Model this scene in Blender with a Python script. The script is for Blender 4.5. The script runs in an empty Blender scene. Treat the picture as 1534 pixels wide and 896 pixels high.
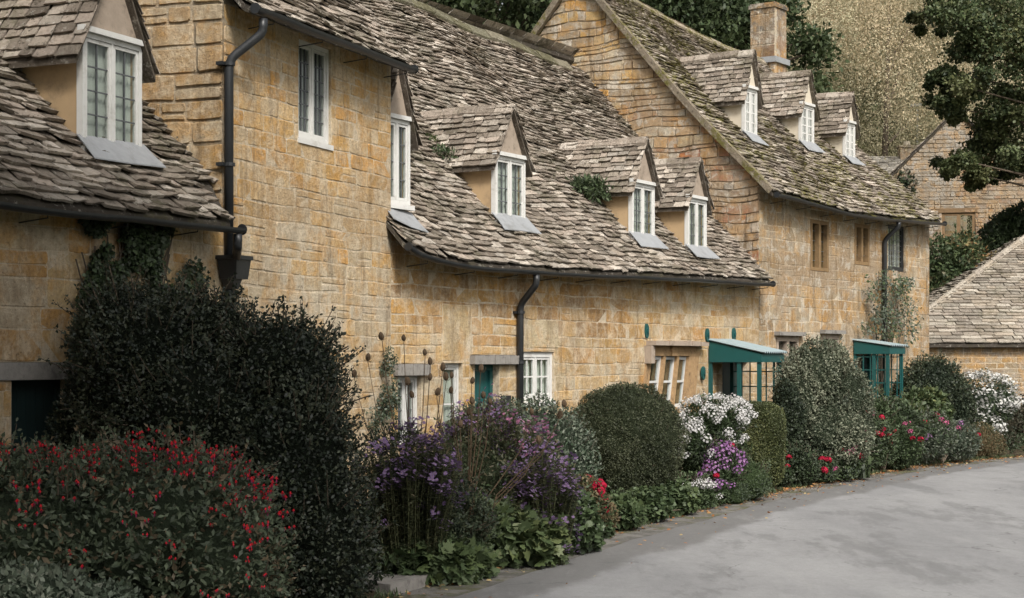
import bpy, math, random
import numpy as np
from mathutils import Vector
rnd = random.Random(7)
NR = np.random.default_rng(11)
scene = bpy.context.scene
R = math.radians
# ------------------------------------------------------------------ camera, sky, sun, exposure
F = 2600.0; CX = 767.0; HZ = 540.0; EYE = 2.0
cam = bpy.data.cameras.new('camera'); cam_o = bpy.data.objects.new('camera', cam)
scene.collection.objects.link(cam_o); scene.camera = cam_o
cam_o.location = (0, 0, EYE); cam_o.rotation_euler = (R(90), 0, 0)
cam.sensor_width = 36; cam.lens = 36 * F / 1534; cam.shift_y = (HZ - 448) / 1534
cam.clip_start = 0.1; cam.clip_end = 1500
SUN_EL, SUN_AZ = 44, 160          # azimuth measured from +Y towards +X (direction the light comes from)
world = bpy.data.worlds.new('World'); scene.world = world; world.use_nodes = True
wn = world.node_tree; bg = wn.nodes['Background']
sky = wn.nodes.new('ShaderNodeTexSky'); sky.sky_type = 'NISHITA'; sky.sun_disc = False
sky.sun_elevation = R(SUN_EL); sky.sun_rotation = R(SUN_AZ)
sky.air_density = 1.0; sky.dust_density = 7.0; sky.ozone_density = 0.6
hs = wn.nodes.new('ShaderNodeHueSaturation'); hs.inputs['Saturation'].default_value = 0.18   # high thin cloud greys the blue
wn.links.new(sky.outputs[0], hs.inputs['Color']); wn.links.new(hs.outputs[0], bg.inputs[0]); bg.inputs[1].default_value = 0.10
sl = bpy.data.lights.new('sun', 'SUN'); so = bpy.data.objects.new('sun', sl); scene.collection.objects.link(so)
sl.energy = 2.3; sl.angle = R(12); sl.color = (1.0, .94, .86)
sdir = Vector((math.sin(R(SUN_AZ)) * math.cos(R(SUN_EL)), math.cos(R(SUN_AZ)) * math.cos(R(SUN_EL)), math.sin(R(SUN_EL))))
so.rotation_euler = sdir.to_track_quat('Z', 'Y').to_euler(); so.location = sdir * 60
vs = scene.view_settings; vs.view_transform = 'Standard'; vs.look = 'None'; vs.gamma = 1; vs.use_curve_mapping = False
vs.exposure = 0.62
scene.render.engine = 'CYCLES'
scene.cycles.max_bounces = 5; scene.cycles.diffuse_bounces = 3; scene.cycles.glossy_bounces = 2
scene.cycles.transmission_bounces = 4; scene.cycles.transparent_max_bounces = 6
scene.cycles.caustics_reflective = False; scene.cycles.caustics_refractive = False

# ------------------------------------------------------------------ helpers
def link(o, parent=None):
    scene.collection.objects.link(o)
    if parent is not None: o.parent = parent
    return o
def tag(o, label=None, cat=None, group=None, kind=None):
    if label: o['label'] = label
    if cat: o['category'] = cat
    if group: o['group'] = group
    if kind: o['kind'] = kind
    return o
def empty(name, loc=(0, 0, 0), rz=0.0, parent=None):
    o = bpy.data.objects.new(name, None); o.location = loc; o.rotation_euler = (0, 0, rz); o.empty_display_size = .2
    return link(o, parent)

class MB:
    def __init__(s): s.v = []; s.f = []; s.c = []
    def add(s, vs_, fs, col=None):
        b = len(s.v); s.v.extend(vs_); s.f.extend([tuple(b + i for i in f) for f in fs])
        s.c.extend([col or (1, 1, 1)] * len(vs_))
    def box(s, x0, x1, y0, y1, z0, z1, col=None, f=None):
        v = [(x, y, z) for z in (z0, z1) for y in (y0, y1) for x in (x0, x1)]
        if f: v = [f(*p) for p in v]
        s.add(v, [(0, 2, 3, 1), (4, 5, 7, 6), (0, 1, 5, 4), (2, 6, 7, 3), (0, 4, 6, 2), (1, 3, 7, 5)], col)
    def poly_prism(s, pts, off, col=None):
        """pts: 3D polygon; extruded by vector off"""
        n = len(pts); v = list(pts) + [tuple(p[i] + off[i] for i in range(3)) for p in pts]
        s.add(v, [tuple(range(n)), tuple(range(2 * n - 1, n - 1, -1))] + [(i, n + i, n + (i + 1) % n, (i + 1) % n) for i in range(n)], col)
    def sweep(s, path, prof, col=None, closed=True, up=(0, 0, 1)):
        """prof: list of (side, up) offsets, or a function i->list"""
        P = [Vector(p) for p in path]; rings = []; n = None
        for i, p in enumerate(P):
            t = (P[min(i + 1, len(P) - 1)] - P[max(i - 1, 0)]).normalized()
            u = Vector(up); 
            if abs(t.dot(u)) > .97: u = Vector((0, 1, 0)) if abs(t.y) < .9 else Vector((1, 0, 0))
            sd = t.cross(u).normalized(); u2 = sd.cross(t).normalized()
            pr = prof(i) if callable(prof) else prof
            n = len(pr); rings.append([tuple(p + sd * a + u2 * b) for a, b in pr])
        v = [q for r in rings for q in r]; fs = []
        for i in range(len(P) - 1):
            for k in range(n if closed else n - 1):
                k2 = (k + 1) % n; fs.append((i * n + k, i * n + k2, (i + 1) * n + k2, (i + 1) * n + k))
        if closed: fs += [tuple(range(n - 1, -1, -1)), tuple(range((len(P) - 1) * n, len(P) * n))]
        s.add(v, fs, col)
    def tube(s, path, r, n=8, col=None):
        rr = r if callable(r) else (lambda i: r)
        s.sweep(path, lambda i: [(math.cos(2 * math.pi * k / n) * rr(i), math.sin(2 * math.pi * k / n) * rr(i)) for k in range(n)], col)
    def build(s, name, mat, parent=None, smooth=False):
        me = bpy.data.meshes.new(name); me.from_pydata(s.v, [], s.f)
        a = me.attributes.new('col', 'FLOAT_COLOR', 'POINT')
        c = np.ones((len(s.v), 4), np.float32); c[:, :3] = np.array(s.c, np.float32).reshape(-1, 3)
        a.data.foreach_set('color', c.ravel())
        if smooth: me.polygons.foreach_set('use_smooth', [True] * len(me.polygons))
        me.update(); me.materials.append(mat)
        return link(bpy.data.objects.new(name, me), parent)

def wob(x, y=0.0, z=0.0, k=1.0, seed=0.0):
    x *= k; y *= k; z *= k
    return (math.sin(1.7 * x + .9 * y + 1.3 * z + seed) + math.sin(-1.1 * x + 2.1 * y + .7 * z + 2.1 + seed * 1.7) + math.sin(2.9 * x - .8 * y - 1.9 * z + 4.2 + seed * .6) * .6) / 2.6

# ------------------------------------------------------------------ materials
def mk(name):
    m = bpy.data.materials.new(name); m.use_nodes = True; nt = m.node_tree; b = nt.nodes['Principled BSDF']
    return m, nt, b
def nd(nt, t, **kw):
    n = nt.nodes.new(t)
    for k, v in kw.items():
        if k.startswith('_'): setattr(n, k[1:], v)
        else: n.inputs[k.replace('__', ' ')].default_value = v
    return n
def coords(nt, scale=(1, 1, 1), kind='Object'):
    tc = nt.nodes.new('ShaderNodeTexCoord'); mp = nt.nodes.new('ShaderNodeMapping'); mp.inputs['Scale'].default_value = scale
    nt.links.new(tc.outputs[kind], mp.inputs['Vector']); return mp.outputs[0]
def noise(nt, co, scale, detail=4, rough=.6, lo=None, hi=None, dist=0.0):
    n = nd(nt, 'ShaderNodeTexNoise', Scale=scale, Detail=detail, Roughness=rough, Distortion=dist); nt.links.new(co, n.inputs['Vector'])
    if lo is None: return n.outputs[0]
    r = nd(nt, 'ShaderNodeMapRange'); r.interpolation_type = 'SMOOTHSTEP'
    r.inputs['From Min'].default_value = lo; r.inputs['From Max'].default_value = hi
    nt.links.new(n.outputs[0], r.inputs['Value']); return r.outputs[0]
def mul(nt, a, k):
    m = nd(nt, 'ShaderNodeMath', _operation='MULTIPLY')
    nt.links.new(a, m.inputs[0])
    if isinstance(k, (int, float)): m.inputs[1].default_value = k
    else: nt.links.new(k, m.inputs[1])
    return m.outputs[0]
def mixc(nt, fac, a, b, mode='MIX'):
    m = nt.nodes.new('ShaderNodeMix'); m.data_type = 'RGBA'; m.blend_type = mode
    if isinstance(fac, (int, float)): m.inputs[0].default_value = fac
    else: nt.links.new(fac, m.inputs[0])
    for i, c in ((6, a), (7, b)):
        if isinstance(c, tuple): m.inputs[i].default_value = (*c, 1)
        else: nt.links.new(c, m.inputs[i])
    return m.outputs[2]
def gray(nt, v, lo, hi):
    r = nd(nt, 'ShaderNodeMapRange'); r.inputs['To Min'].default_value = lo; r.inputs['To Max'].default_value = hi
    nt.links.new(v, r.inputs['Value']); return r.outputs[0]
def bump(nt, b, h, strength=.4, dist=.01):
    n = nd(nt, 'ShaderNodeBump', Strength=strength, Distance=dist); nt.links.new(h, n.inputs['Height']); nt.links.new(n.outputs[0], b.inputs['Normal'])
def attr(nt):
    a = nt.nodes.new('ShaderNodeAttribute'); a.attribute_name = 'col'; return a.outputs[0]
def setm(nt, b, col, rough=.85, spec=.3):
    if isinstance(col, tuple): b.inputs['Base Color'].default_value = (*col, 1)
    else: nt.links.new(col, b.inputs['Base Color'])
    b.inputs['Roughness'].default_value = rough; b.inputs['Specular IOR Level'].default_value = spec

def stone_mat(name, lime=(.57, .48, .35), limeamt=.72, dark=.65, lo=.42, hi=.66, brown=.45):
    m, nt, b = mk(name); co = coords(nt); cs = coords(nt, (5, 5, .6))
    c = attr(nt)
    c = mixc(nt, mul(nt, noise(nt, co, 2.6, 6, .7, .45, .60), .6), c, (.48, .265, .08))
    c = mixc(nt, mul(nt, noise(nt, co, .7, 5, .65, .46, .62), brown), c, (.30, .23, .155))
    c = mixc(nt, mul(nt, noise(nt, co, 7.5, 7, .8, .53, .63), brown * .8), c, (.24, .165, .10))
    c = mixc(nt, mul(nt, noise(nt, coords(nt, (1, 1, 2.4)), 5.5, 6, .75, .52, .66), .5), c, (.40, .33, .23))
    c = mixc(nt, mul(nt, noise(nt, co, 4.5, 8, .72, lo, hi, .6), limeamt), c, lime)
    c = mixc(nt, mul(nt, noise(nt, co, 1.1, 4, .6, .5, .72), limeamt * .55), c, lime)
    c = mixc(nt, mul(nt, noise(nt, cs, 1.2, 6, .7, .5, .68), dark * .8), c, (.16, .105, .055))
    c = mixc(nt, mul(nt, noise(nt, co, 28, 7, .8, .53, .66), dark), c, (.13, .085, .05))
    n = noise(nt, co, 22, 8, .75)
    g = gray(nt, n, .4, 1.6)
    c = mixc(nt, 1.0, c, g, 'MULTIPLY')
    setm(nt, b, c, .92, .15); bump(nt, b, n, .9, .03)
    return m
def slate_mat(name, moss=.5, mosscol=(.10, .10, .035), mlo=.5, mhi=.62):
    m, nt, b = mk(name); co = coords(nt); c = attr(nt)
    n = noise(nt, co, 14, 8, .75)
    c = mixc(nt, 1.0, c, gray(nt, n, .5, 1.45), 'MULTIPLY')
    c = mixc(nt, mul(nt, noise(nt, co, 12, 6, .8, .56, .64), .6), c, (.50, .47, .41))     # pale lichen
    c = mixc(nt, mul(nt, noise(nt, co, 13, 6, .8, .55, .63), .85), c, (.05, .042, .03))
    c = mixc(nt, mul(nt, noise(nt, co, 1.7, 4, .7, .5, .66), .35), c, (.10, .085, .065))    # dark lichen
    mm = mul(nt, noise(nt, co, 1.3, 4, .6, mlo, mhi), noise(nt, co, 11, 6, .7, .42, .58))
    c = mixc(nt, mul(nt, mm, moss), c, mosscol)
    setm(nt, b, c, .93, .12); bump(nt, b, n, 1.0, .04)
    return m
def plain(name, col, rough=.6, spec=.4, var=.12, sc=9, metal=0.0, bmp=.15, dirt=None, dirtamt=.4):
    m, nt, b = mk(name); co = coords(nt); n = noise(nt, co, sc, 6, .65)
    c = mixc(nt, 1.0, col, gray(nt, n, 1 - var, 1 + var), 'MULTIPLY')
    if dirt: c = mixc(nt, mul(nt, noise(nt, co, sc * .35, 6, .75, .5, .7), dirtamt), c, dirt)
    setm(nt, b, c, rough, spec); b.inputs['Metallic'].default_value = metal; bump(nt, b, n, bmp, .01)
    return m
def leaf_mat(name, rough=.55, spec=.35, trans=.25):
    m, nt, b = mk(name); c = attr(nt); setm(nt, b, c, rough, spec)
    if trans:
        t = nt.nodes.new('ShaderNodeBsdfTranslucent'); nt.links.new(c, t.inputs[0])
        x = nt.nodes.new('ShaderNodeMixShader'); x.inputs[0].default_value = trans
        out = nt.nodes['Material Output']; nt.links.new(b.outputs[0], x.inputs[1]); nt.links.new(t.outputs[0], x.inputs[2]); nt.links.new(x.outputs[0], out.inputs[0])
    return m
M = {}
M['stone'] = stone_mat('ochre_limestone')
M['stone_gable'] = stone_mat('weathered_gable_stone', lime=(.46, .42, .35), limeamt=.75, dark=.95, lo=.52, hi=.60, brown=.85)
M['stone_far'] = stone_mat('grey_brown_rubble', lime=(.36, .34, .30), limeamt=.5, dark=.6, brown=.7)
M['slate'] = slate_mat('stone_slates', .7, (.075, .07, .04), .44, .6)
M['slate_moss'] = slate_mat('mossy_stone_slates', .92, (.125, .115, .03), .40, .54)
M['render_tan'] = plain('tan_render', (.42, .30, .175), .9, .15, .12, 6, 0, .3, (.20, .15, .10), .7)
M['render_grey'] = plain('grey_render', (.33, .27, .215), .95, .1, .25, 14, 0, .6, (.13, .105, .08), .75)
M['render_cream'] = plain('cream_render', (.56, .50, .40), .85, .2, .07, 6, 0, .2, (.42, .33, .21), .5)
M['white'] = plain('white_paint', (.60, .595, .57), .5, .35, .08, 12, 0, .15, (.34, .32, .28), .55)
M['offwhite'] = plain('aged_white_paint', (.52, .52, .50), .6, .3, .08, 10, 0, .15, (.33, .31, .28), .5)
M['iron'] = plain('black_painted_iron', (.018, .02, .022), .42, .5, .25, 20, 0, .2, (.06, .055, .05), .3)
M['teal'] = plain('teal_paint', (.012, .075, .072), .45, .35, .15, 10, 0, .1, (.02, .05, .05), .4)
M['oak'] = plain('weathered_oak', (.20, .13, .07), .8, .2, .3, 14, 0, .4, (.10, .07, .04), .5)
M['orange_stone'] = plain('dressed_orange_stone', (.34, .225, .12), .95, .1, .4, 18, 0, 1.0, (.15, .10, .06), .9)
M['lintel'] = plain('grey_weathered_lintel', (.24, .225, .205), .9, .15, .3, 16, 0, .8, (.08, .075, .07), .6)
M['lead'] = plain('lead_flashing', (.27, .28, .29), .6, .35, .25, 8, .0, .5, (.15, .15, .14), .6)
M['tin'] = plain('pale_corrugated_metal', (.25, .31, .325), .5, .5, .1, 6, 0, .1, (.3, .3, .28), .5)
M['curtain'] = plain('net_curtain', (.62, .62, .57), .9, .1, .1, 9)
M['dark_leading'] = plain('lead_cames', (.10, .105, .11), .6, .4, .1, 20)
M['bark'] = plain('bark', (.10, .08, .06), .95, .1, .35, 14, 0, .8)
M['stem'] = plain('green_stem', (.07, .075, .035), .8, .2, .3, 20)
M['dry'] = plain('dry_brown_stem', (.10, .07, .045), .9, .1, .3, 20)
m, nt, b = mk('window_glass'); setm(nt, b, (.02, .025, .025), .04, .8)
tr = nt.nodes.new('ShaderNodeBsdfTransparent'); x = nt.nodes.new('ShaderNodeMixShader'); fr = nd(nt, 'ShaderNodeLayerWeight', Blend=.5)
gl = nd(nt, 'ShaderNodeBsdfGlossy', Roughness=.04); tr.inputs[0].default_value = (.86, .89, .88, 1)
pw = nd(nt, 'ShaderNodeMath', _operation='POWER'); pw.inputs[1].default_value = 4.0; nt.links.new(fr.outputs['Facing'], pw.inputs[0]); mr = nd(nt, 'ShaderNodeMapRange'); mr.inputs['To Min'].default_value = .05; mr.inputs['To Max'].default_value = .8; nt.links.new(pw.outputs[0], mr.inputs[0])
nt.links.new(mr.outputs[0], x.inputs[0]); nt.links.new(tr.outputs[0], x.inputs[1]); nt.links.new(gl.outputs[0], x.inputs[2]); nt.links.new(x.outputs[0], nt.nodes['Material Output'].inputs[0])
nt.nodes.remove(b); M['glass'] = m
M['soft_leaf'] = leaf_mat('pale_foliage', .7, .15, .5); M['leaf'] = leaf_mat('foliage'); M['gloss_leaf'] = leaf_mat('glossy_foliage', .45, .35, .15); M['petal'] = leaf_mat('petals', .7, .2, .3)

# ------------------------------------------------------------------ house frame: local x along the front, y back from it, z up
class House:
    def __init__(s, name, O, theta, L, D):
        s.O = Vector((O[0], O[1])); t = R(theta); s.L = L; s.D = D
        s.d = Vector((math.sin(t), math.cos(t))); s.b = Vector((-s.d.y, s.d.x))
        s.root = empty(name, (O[0], O[1], 0), math.atan2(s.d.y, s.d.x))
    def hit(s, px, py, y=0.0):
        rx = (px - CX) / F; rz = (HZ - py) / F
        k = (y + s.O.dot(s.b)) / (rx * s.b.x + s.b.y); P = Vector((rx * k, k))
        return (P - s.O).dot(s.d), EYE + rz * k
    def hitroof(s, px, py):
        rx = (px - CX) / F; rz = (HZ - py) / F; k = 8.0; prev = None
        while k < 80:
            P = Vector((rx * k, k)) - s.O; u = P.dot(s.d); y = P.dot(s.b); z = EYE + rz * k
            if y > -s.roof.ov and s.roof.z(u, y) > z and y < s.roof.sm + .5: return u, y, z
            k += .01
        raise ValueError('no roof hit %s %s' % (px, py))
    def proj(s, u, y, z):
        P = s.O + s.d * u + s.b * y
        return CX + F * P.x / P.y, HZ - F * (z - EYE) / P.y

class Roof:
    """one slope from the eave (y=-ov) to the ridge (y=sm)"""
    def __init__(s, ez, rz, sm, ov=.28, bell=.12, seed=0.0, und=.04):
        s.ez = ez; s.rz = rz; s.sm = sm; s.ov = ov; s.bell = bell; s.seed = seed; s.und = und
    def z(s, u, y):
        v = (y + s.ov) / (s.sm + s.ov); e = s.ez(u); r = s.rz(u)
        return e + (r - e) * v - s.bell * math.sin(math.pi * min(max(v, 0), 1)) + s.und * wob(u, y, 0, .9, s.seed) * min(1, max(0, v * 4))
    def P(s, u, v):
        y = -s.ov + v * (s.sm + s.ov); return Vector((u, y, s.z(u, y)))
def lerpf(xs, ys): return lambda u: float(np.interp(u, xs, ys))

SL = [(.34, .285, .235), (.41, .355, .295), (.28, .235, .19), (.50, .445, .38), (.21, .175, .14), (.37, .31, .255), (.31, .265, .215), (.45, .395, .33), (.25, .21, .17)]
def slates(mb, P, Lslope, u0, u1, e0, e1, w=(.16, .34), thick=(.018, .035), v0=0.0, v1=1.0, pal=SL, rough=1.0, side=1.0):
    """P(u,v)->Vector; courses of exposure e0 (eave) .. e1 (ridge)"""
    l = 0.0; i = 0; eps = 1e-3
    while l < Lslope * (v1 - v0):
        e = (e0 + (e1 - e0) * l / Lslope); va = v0 + l / Lslope
        a = u0(va) - rnd.uniform(0, w[1]) * .5; end = u1(va)
        rowj = rnd.uniform(-.01, .01)
        while a < end - .03:
            ww = rnd.uniform(*w) * (1.15 if i == 0 else 1); b_ = min(a + ww, end + rnd.uniform(-.02, .03))
            aa = max(a, u0(va) + rnd.uniform(-.02, .01))
            if b_ - aa > .04:
                g = rnd.uniform(.002, .011); th = rnd.uniform(*thick); hb = th + .014 + rnd.uniform(0, .03) * rough; ht = .006
                tl = rnd.uniform(-.012, .012) * rough
                dv = 1 / Lslope; vb = va + (rowj + rnd.uniform(-.022, .018) * rough) * dv; vt = va + e * 1.7 * dv
                n = 4; us = [aa + g + (b_ - aa - 2 * g) * k / (n - 1) for k in range(n)]
                base = P((aa + b_) / 2, vb); tu = (P(us[-1], vb) - P(us[0], vb)); tv = P(us[0], min(vt, 1.02)) - P(us[0], vb)
                if tu.length < 1e-6 or tv.length < 1e-6: a = b_; continue
                N = tu.cross(tv).normalized() * side
                if N.z < 0: N = -N
                top = []; bot = []
                for k, uu in enumerate(us):
                    j = rnd.uniform(-.008, .008) * rough
                    if k in (0, n - 1): j += rnd.uniform(0, .009) * rough
                    p = P(uu, vb + j * dv); h = hb + tl * (k / (n - 1) - .5) * 2
                    top.append(tuple(p + N * h)); bot.append(tuple(p + N * (h - th)))
                q0 = P(us[0] + rnd.uniform(0, .01), min(vt, 1.03)); q1 = P(us[-1] - rnd.uniform(0, .01), min(vt, 1.03))
                v = top + [tuple(q1 + N * ht), tuple(q0 + N * ht)] + bot
                fs = [(0, 1, 2, 3, 4, 5), (0, 6, 7, 1), (1, 7, 8, 2), (2, 8, 9, 3), (3, 9, 4), (0, 5, 6)]
                c = rnd.choice(pal); k = rnd.uniform(.62, 1.2)
                mb.add(v, fs, (c[0] * k, c[1] * k, c[2] * k))
            a = b_
        l += e; i += 1

def deck(mb, P, u0, u1, t=.07, nu=14, nv=8, col=(.07, .06, .05)):
    """solid boarding below the slates"""
    top = []; bot = []
    for j in range(nv + 1):
        v = j / nv
        for i in range(nu + 1):
            u = u0(v) + (u1(v) - u0(v)) * i / nu; p = P(u, v); top.append(tuple(p + Vector((0, 0, -.012)))); bot.append((p.x, p.y, p.z - t - .012))
    n = len(top); W = nu + 1; fs = []
    for j in range(nv):
        for i in range(nu):
            q = (j * W + i, j * W + i + 1, (j + 1) * W + i + 1, (j + 1) * W + i); fs.append(q); fs.append(tuple(n + k for k in reversed(q)))
    for i in range(nu): fs += [(i, i + n, i + 1 + n, i + 1), (nv * W + i, nv * W + i + 1, nv * W + i + 1 + n, nv * W + i + n)]
    for j in range(nv): fs += [(j * W, (j + 1) * W, (j + 1) * W + n, j * W + n), (j * W + nu, j * W + nu + n, (j + 1) * W + nu + n, (j + 1) * W + nu)]
    mb.add(top + bot, fs, col)

def ridge_caps(mb, pts, w=.17, hgt=.10, ln=.45, pal=SL):
    """stone ridge pieces along a polyline of local points"""
    P = [Vector(p) for p in pts]
    for i in range(len(P) - 1):
        a, b_ = P[i], P[i + 1]; n = max(1, round((b_ - a).length / ln)); t = (b_ - a).normalized(); sd = t.cross(Vector((0, 0, 1))).normalized()
        for k in range(n):
            p0 = a + (b_ - a) * (k / n) + t * .006; p1 = a + (b_ - a) * ((k + 1) / n) - t * .006; j = rnd.uniform(-.012, .015)
            c = rnd.choice(pal); ring = [(-w, -hgt), (-w * .25, .035), (w * .25, .035), (w, -hgt), (w * .9, -hgt - .04), (0, -.03), (-w * .9, -hgt - .04)]
            v = [tuple(p + sd * x_ + Vector((0, 0, z_ + j + rnd.uniform(-.006, .006)))) for p in (p0, p1) for x_, z_ in ring]; m_ = len(ring)
            mb.add(v, [tuple(range(m_ - 1, -1, -1)), tuple(range(m_, 2 * m_))] + [(q, (q + 1) % m_, m_ + (q + 1) % m_, m_ + q) for q in range(m_)], c)

OCH = [(.52, .315, .12), (.54, .36, .17), (.50, .27, .08), (.53, .40, .23), (.47, .32, .16), (.42, .235, .085), (.53, .335, .13), (.50, .37, .21), (.44, .28, .12)]
def wallface(mb, f, a0, a1, b0, b1, openings=(), top=None, rowh=(.13, .22), w=(.16, .46), pal=None, relief=.005, gap=.005, mortar=(.56, .48, .36), thick=.35, wv=.012, blocks=()):
    pal = pal or (lambda a, b: rnd.choice(OCH))
    # backing as boxes round the openings
    xs = sorted({a0, a1} | {min(max(x, a0), a1) for o in openings for x in (o[0], o[1])})
    for i in range(len(xs) - 1):
        if xs[i + 1] - xs[i] < 1e-4: continue
        cuts = sorted((o[2], o[3]) for o in openings if o[0] < (xs[i] + xs[i + 1]) / 2 < o[1]); z = b0; spans = []
        for c0, c1 in cuts:
            if c0 > z: spans.append((z, c0))
            z = max(z, c1)
        if z < b1: spans.append((z, b1))
        for z0, z1 in spans:
            if top and z1 == b1:
                m_ = max(2, int((xs[i + 1] - xs[i]) / .4) + 1); q = [xs[i] + (xs[i + 1] - xs[i]) * k / m_ for k in range(m_ + 1)]
                pts = [(q[0], z0), (q[-1], z0)] + [(x_, max(top(x_), z0 + .01)) for x_ in reversed(q)]
                n = len(pts); v = [f(x_, z_, 0) for x_, z_ in pts] + [f(x_, z_, -thick) for x_, z_ in pts]
                fs = [(k, (k + 1) % n, n + (k + 1) % n, n + k) for k in range(n)]
                # strips for front and back
                for k in range(m_):
                    A = k; t0 = n - 1 - k; t1 = n - 2 - k
                    xa, xb = q[k], q[k + 1]; bi = len(v); v += [f(xa, z0, 0), f(xb, z0, 0), f(xb, max(top(xb), z0 + .01), 0), f(xa, max(top(xa), z0 + .01), 0)]; fs.append((bi, bi + 1, bi + 2, bi + 3))
                    bi = len(v); v += [f(xa, z0, -thick), f(xb, z0, -thick), f(xb, max(top(xb), z0 + .01), -thick), f(xa, max(top(xa), z0 + .01), -thick)]; fs.append((bi, bi + 1, bi + 2, bi + 3))
                mb.add(v, fs, mortar)
            else:
                v = [f(x_, z_, o_) for o_ in (0, -thick) for x_, z_ in ((xs[i], z0), (xs[i + 1], z0), (xs[i + 1], z1), (xs[i], z1))]
                mb.add(v, [(0, 1, 2, 3), (7, 6, 5, 4), (0, 4, 5, 1), (1, 5, 6, 2), (2, 6, 7, 3), (3, 7, 4, 0)], mortar)
    # stones
    def clip(rects, o):
        out = []
        for (x0, x1, z0, z1) in rects:
            if x1 <= o[0] or x0 >= o[1] or z1 <= o[2] or z0 >= o[3]: out.append((x0, x1, z0, z1)); continue
            if x0 < o[0]: out.append((x0, o[0], z0, z1))
            if x1 > o[1]: out.append((o[1], x1, z0, z1))
            xa, xb = max(x0, o[0]), min(x1, o[1])
            if z0 < o[2]: out.append((xa, xb, z0, o[2]))
            if z1 > o[3]: out.append((xa, xb, o[3], z1))
        return out
    def stone(x0, x1, z0, z1, c, big=False):
        cx = (x0 + x1) / 2
        if x1 - x0 < .05 or z1 - z0 < .035: return
        if top and top(cx) < z0 + .03: return
        g = gap + rnd.uniform(0, .005); ch = .0 if big else min(.022, (z1 - z0) * .14, (x1 - x0) * .14)
        X0, X1, Z0, Z1 = x0 + g, x1 - g, z0 + g, z1 - g
        j = (lambda k: rnd.uniform(-k, k)); q = .004 if big else .009
        pts = [(X0 + ch * rnd.uniform(.3, 1), Z0), (cx + j(.02), Z0 + j(q)), (X1 - ch * rnd.uniform(.3, 1), Z0), (X1, Z0 + ch * rnd.uniform(.3, 1)), (X1 + j(q), (Z0 + Z1) / 2), (X1, Z1 - ch * rnd.uniform(.3, 1)),
               (X1 - ch * rnd.uniform(.3, 1), Z1), (cx + j(.02), Z1 + j(q)), (X0 + ch * rnd.uniform(.3, 1), Z1), (X0, Z1 - ch * rnd.uniform(.3, 1)), (X0 + j(q), (Z0 + Z1) / 2), (X0, Z0 + ch * rnd.uniform(.3, 1))]
        if not big: pts = [(x_, z_ + wv * wob(x_, z_, 0, 2.2)) for x_, z_ in pts]
        pts = [(min(max(x_, a0), a1), z_) for x_, z_ in pts]
        if top: pts = [(x_, min(z_, top(x_))) for x_, z_ in pts]
        pts = [(min(max(x_, x0), x1), z_) for x_, z_ in pts]
        rl = (.006 if big else relief * rnd.uniform(.5, 1.3)); tx = j(.006); tz = j(.005)
        czm = (z0 + z1) / 2; ins = .007
        v = [f(x_, z_, .0005) for x_, z_ in pts]
        for x_, z_ in pts:
            xi = x_ + ins * (1 if x_ < cx else -1); zi = z_ + ins * (1 if z_ < czm else -1)
            v.append(f(xi, zi, rl + tx * (x_ - cx) * 4 + tz * (z_ - czm) * 6))
        n = len(pts)
        mb.add(v, [tuple(range(n, 2 * n))] + [(k, (k + 1) % n, n + (k + 1) % n, n + k) for k in range(n)], c)
    z = b0; r = 0
    for B in blocks: stone(B[0], B[1], B[2], B[3], B[4], True)
    while z < b1 - .02:
        h_ = rnd.uniform(*rowh); z1 = min(z + h_, b1)
        if b1 - z1 < .06: z1 = b1
        x = a0 - rnd.uniform(0, .1)
        while x < a1 - .02:
            ww = rnd.uniform(*w) * (1.0 if rnd.random() > .2 else .6); x1 = x + ww
            if a1 - x1 < .08: x1 = a1
            x1 = min(x1, a1); xx = max(x, a0)
            rc = [(xx, x1, z, z1)]
            if rnd.random() < .12 and h_ > .15: zm = z + (z1 - z) * rnd.uniform(.4, .6); rc = [(xx, x1, z, zm), (xx, x1, zm, z1)]
            for o in list(openings) + [B[:4] for B in blocks]: rc = clip(rc, o)
            for q in rc:
                c = pal((q[0] + q[1]) / 2, (q[2] + q[3]) / 2); k = rnd.uniform(.84, 1.12); stone(*q, (c[0] * k, c[1] * k, c[2] * k))
            x = x1
        z = z1; r += 1

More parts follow.
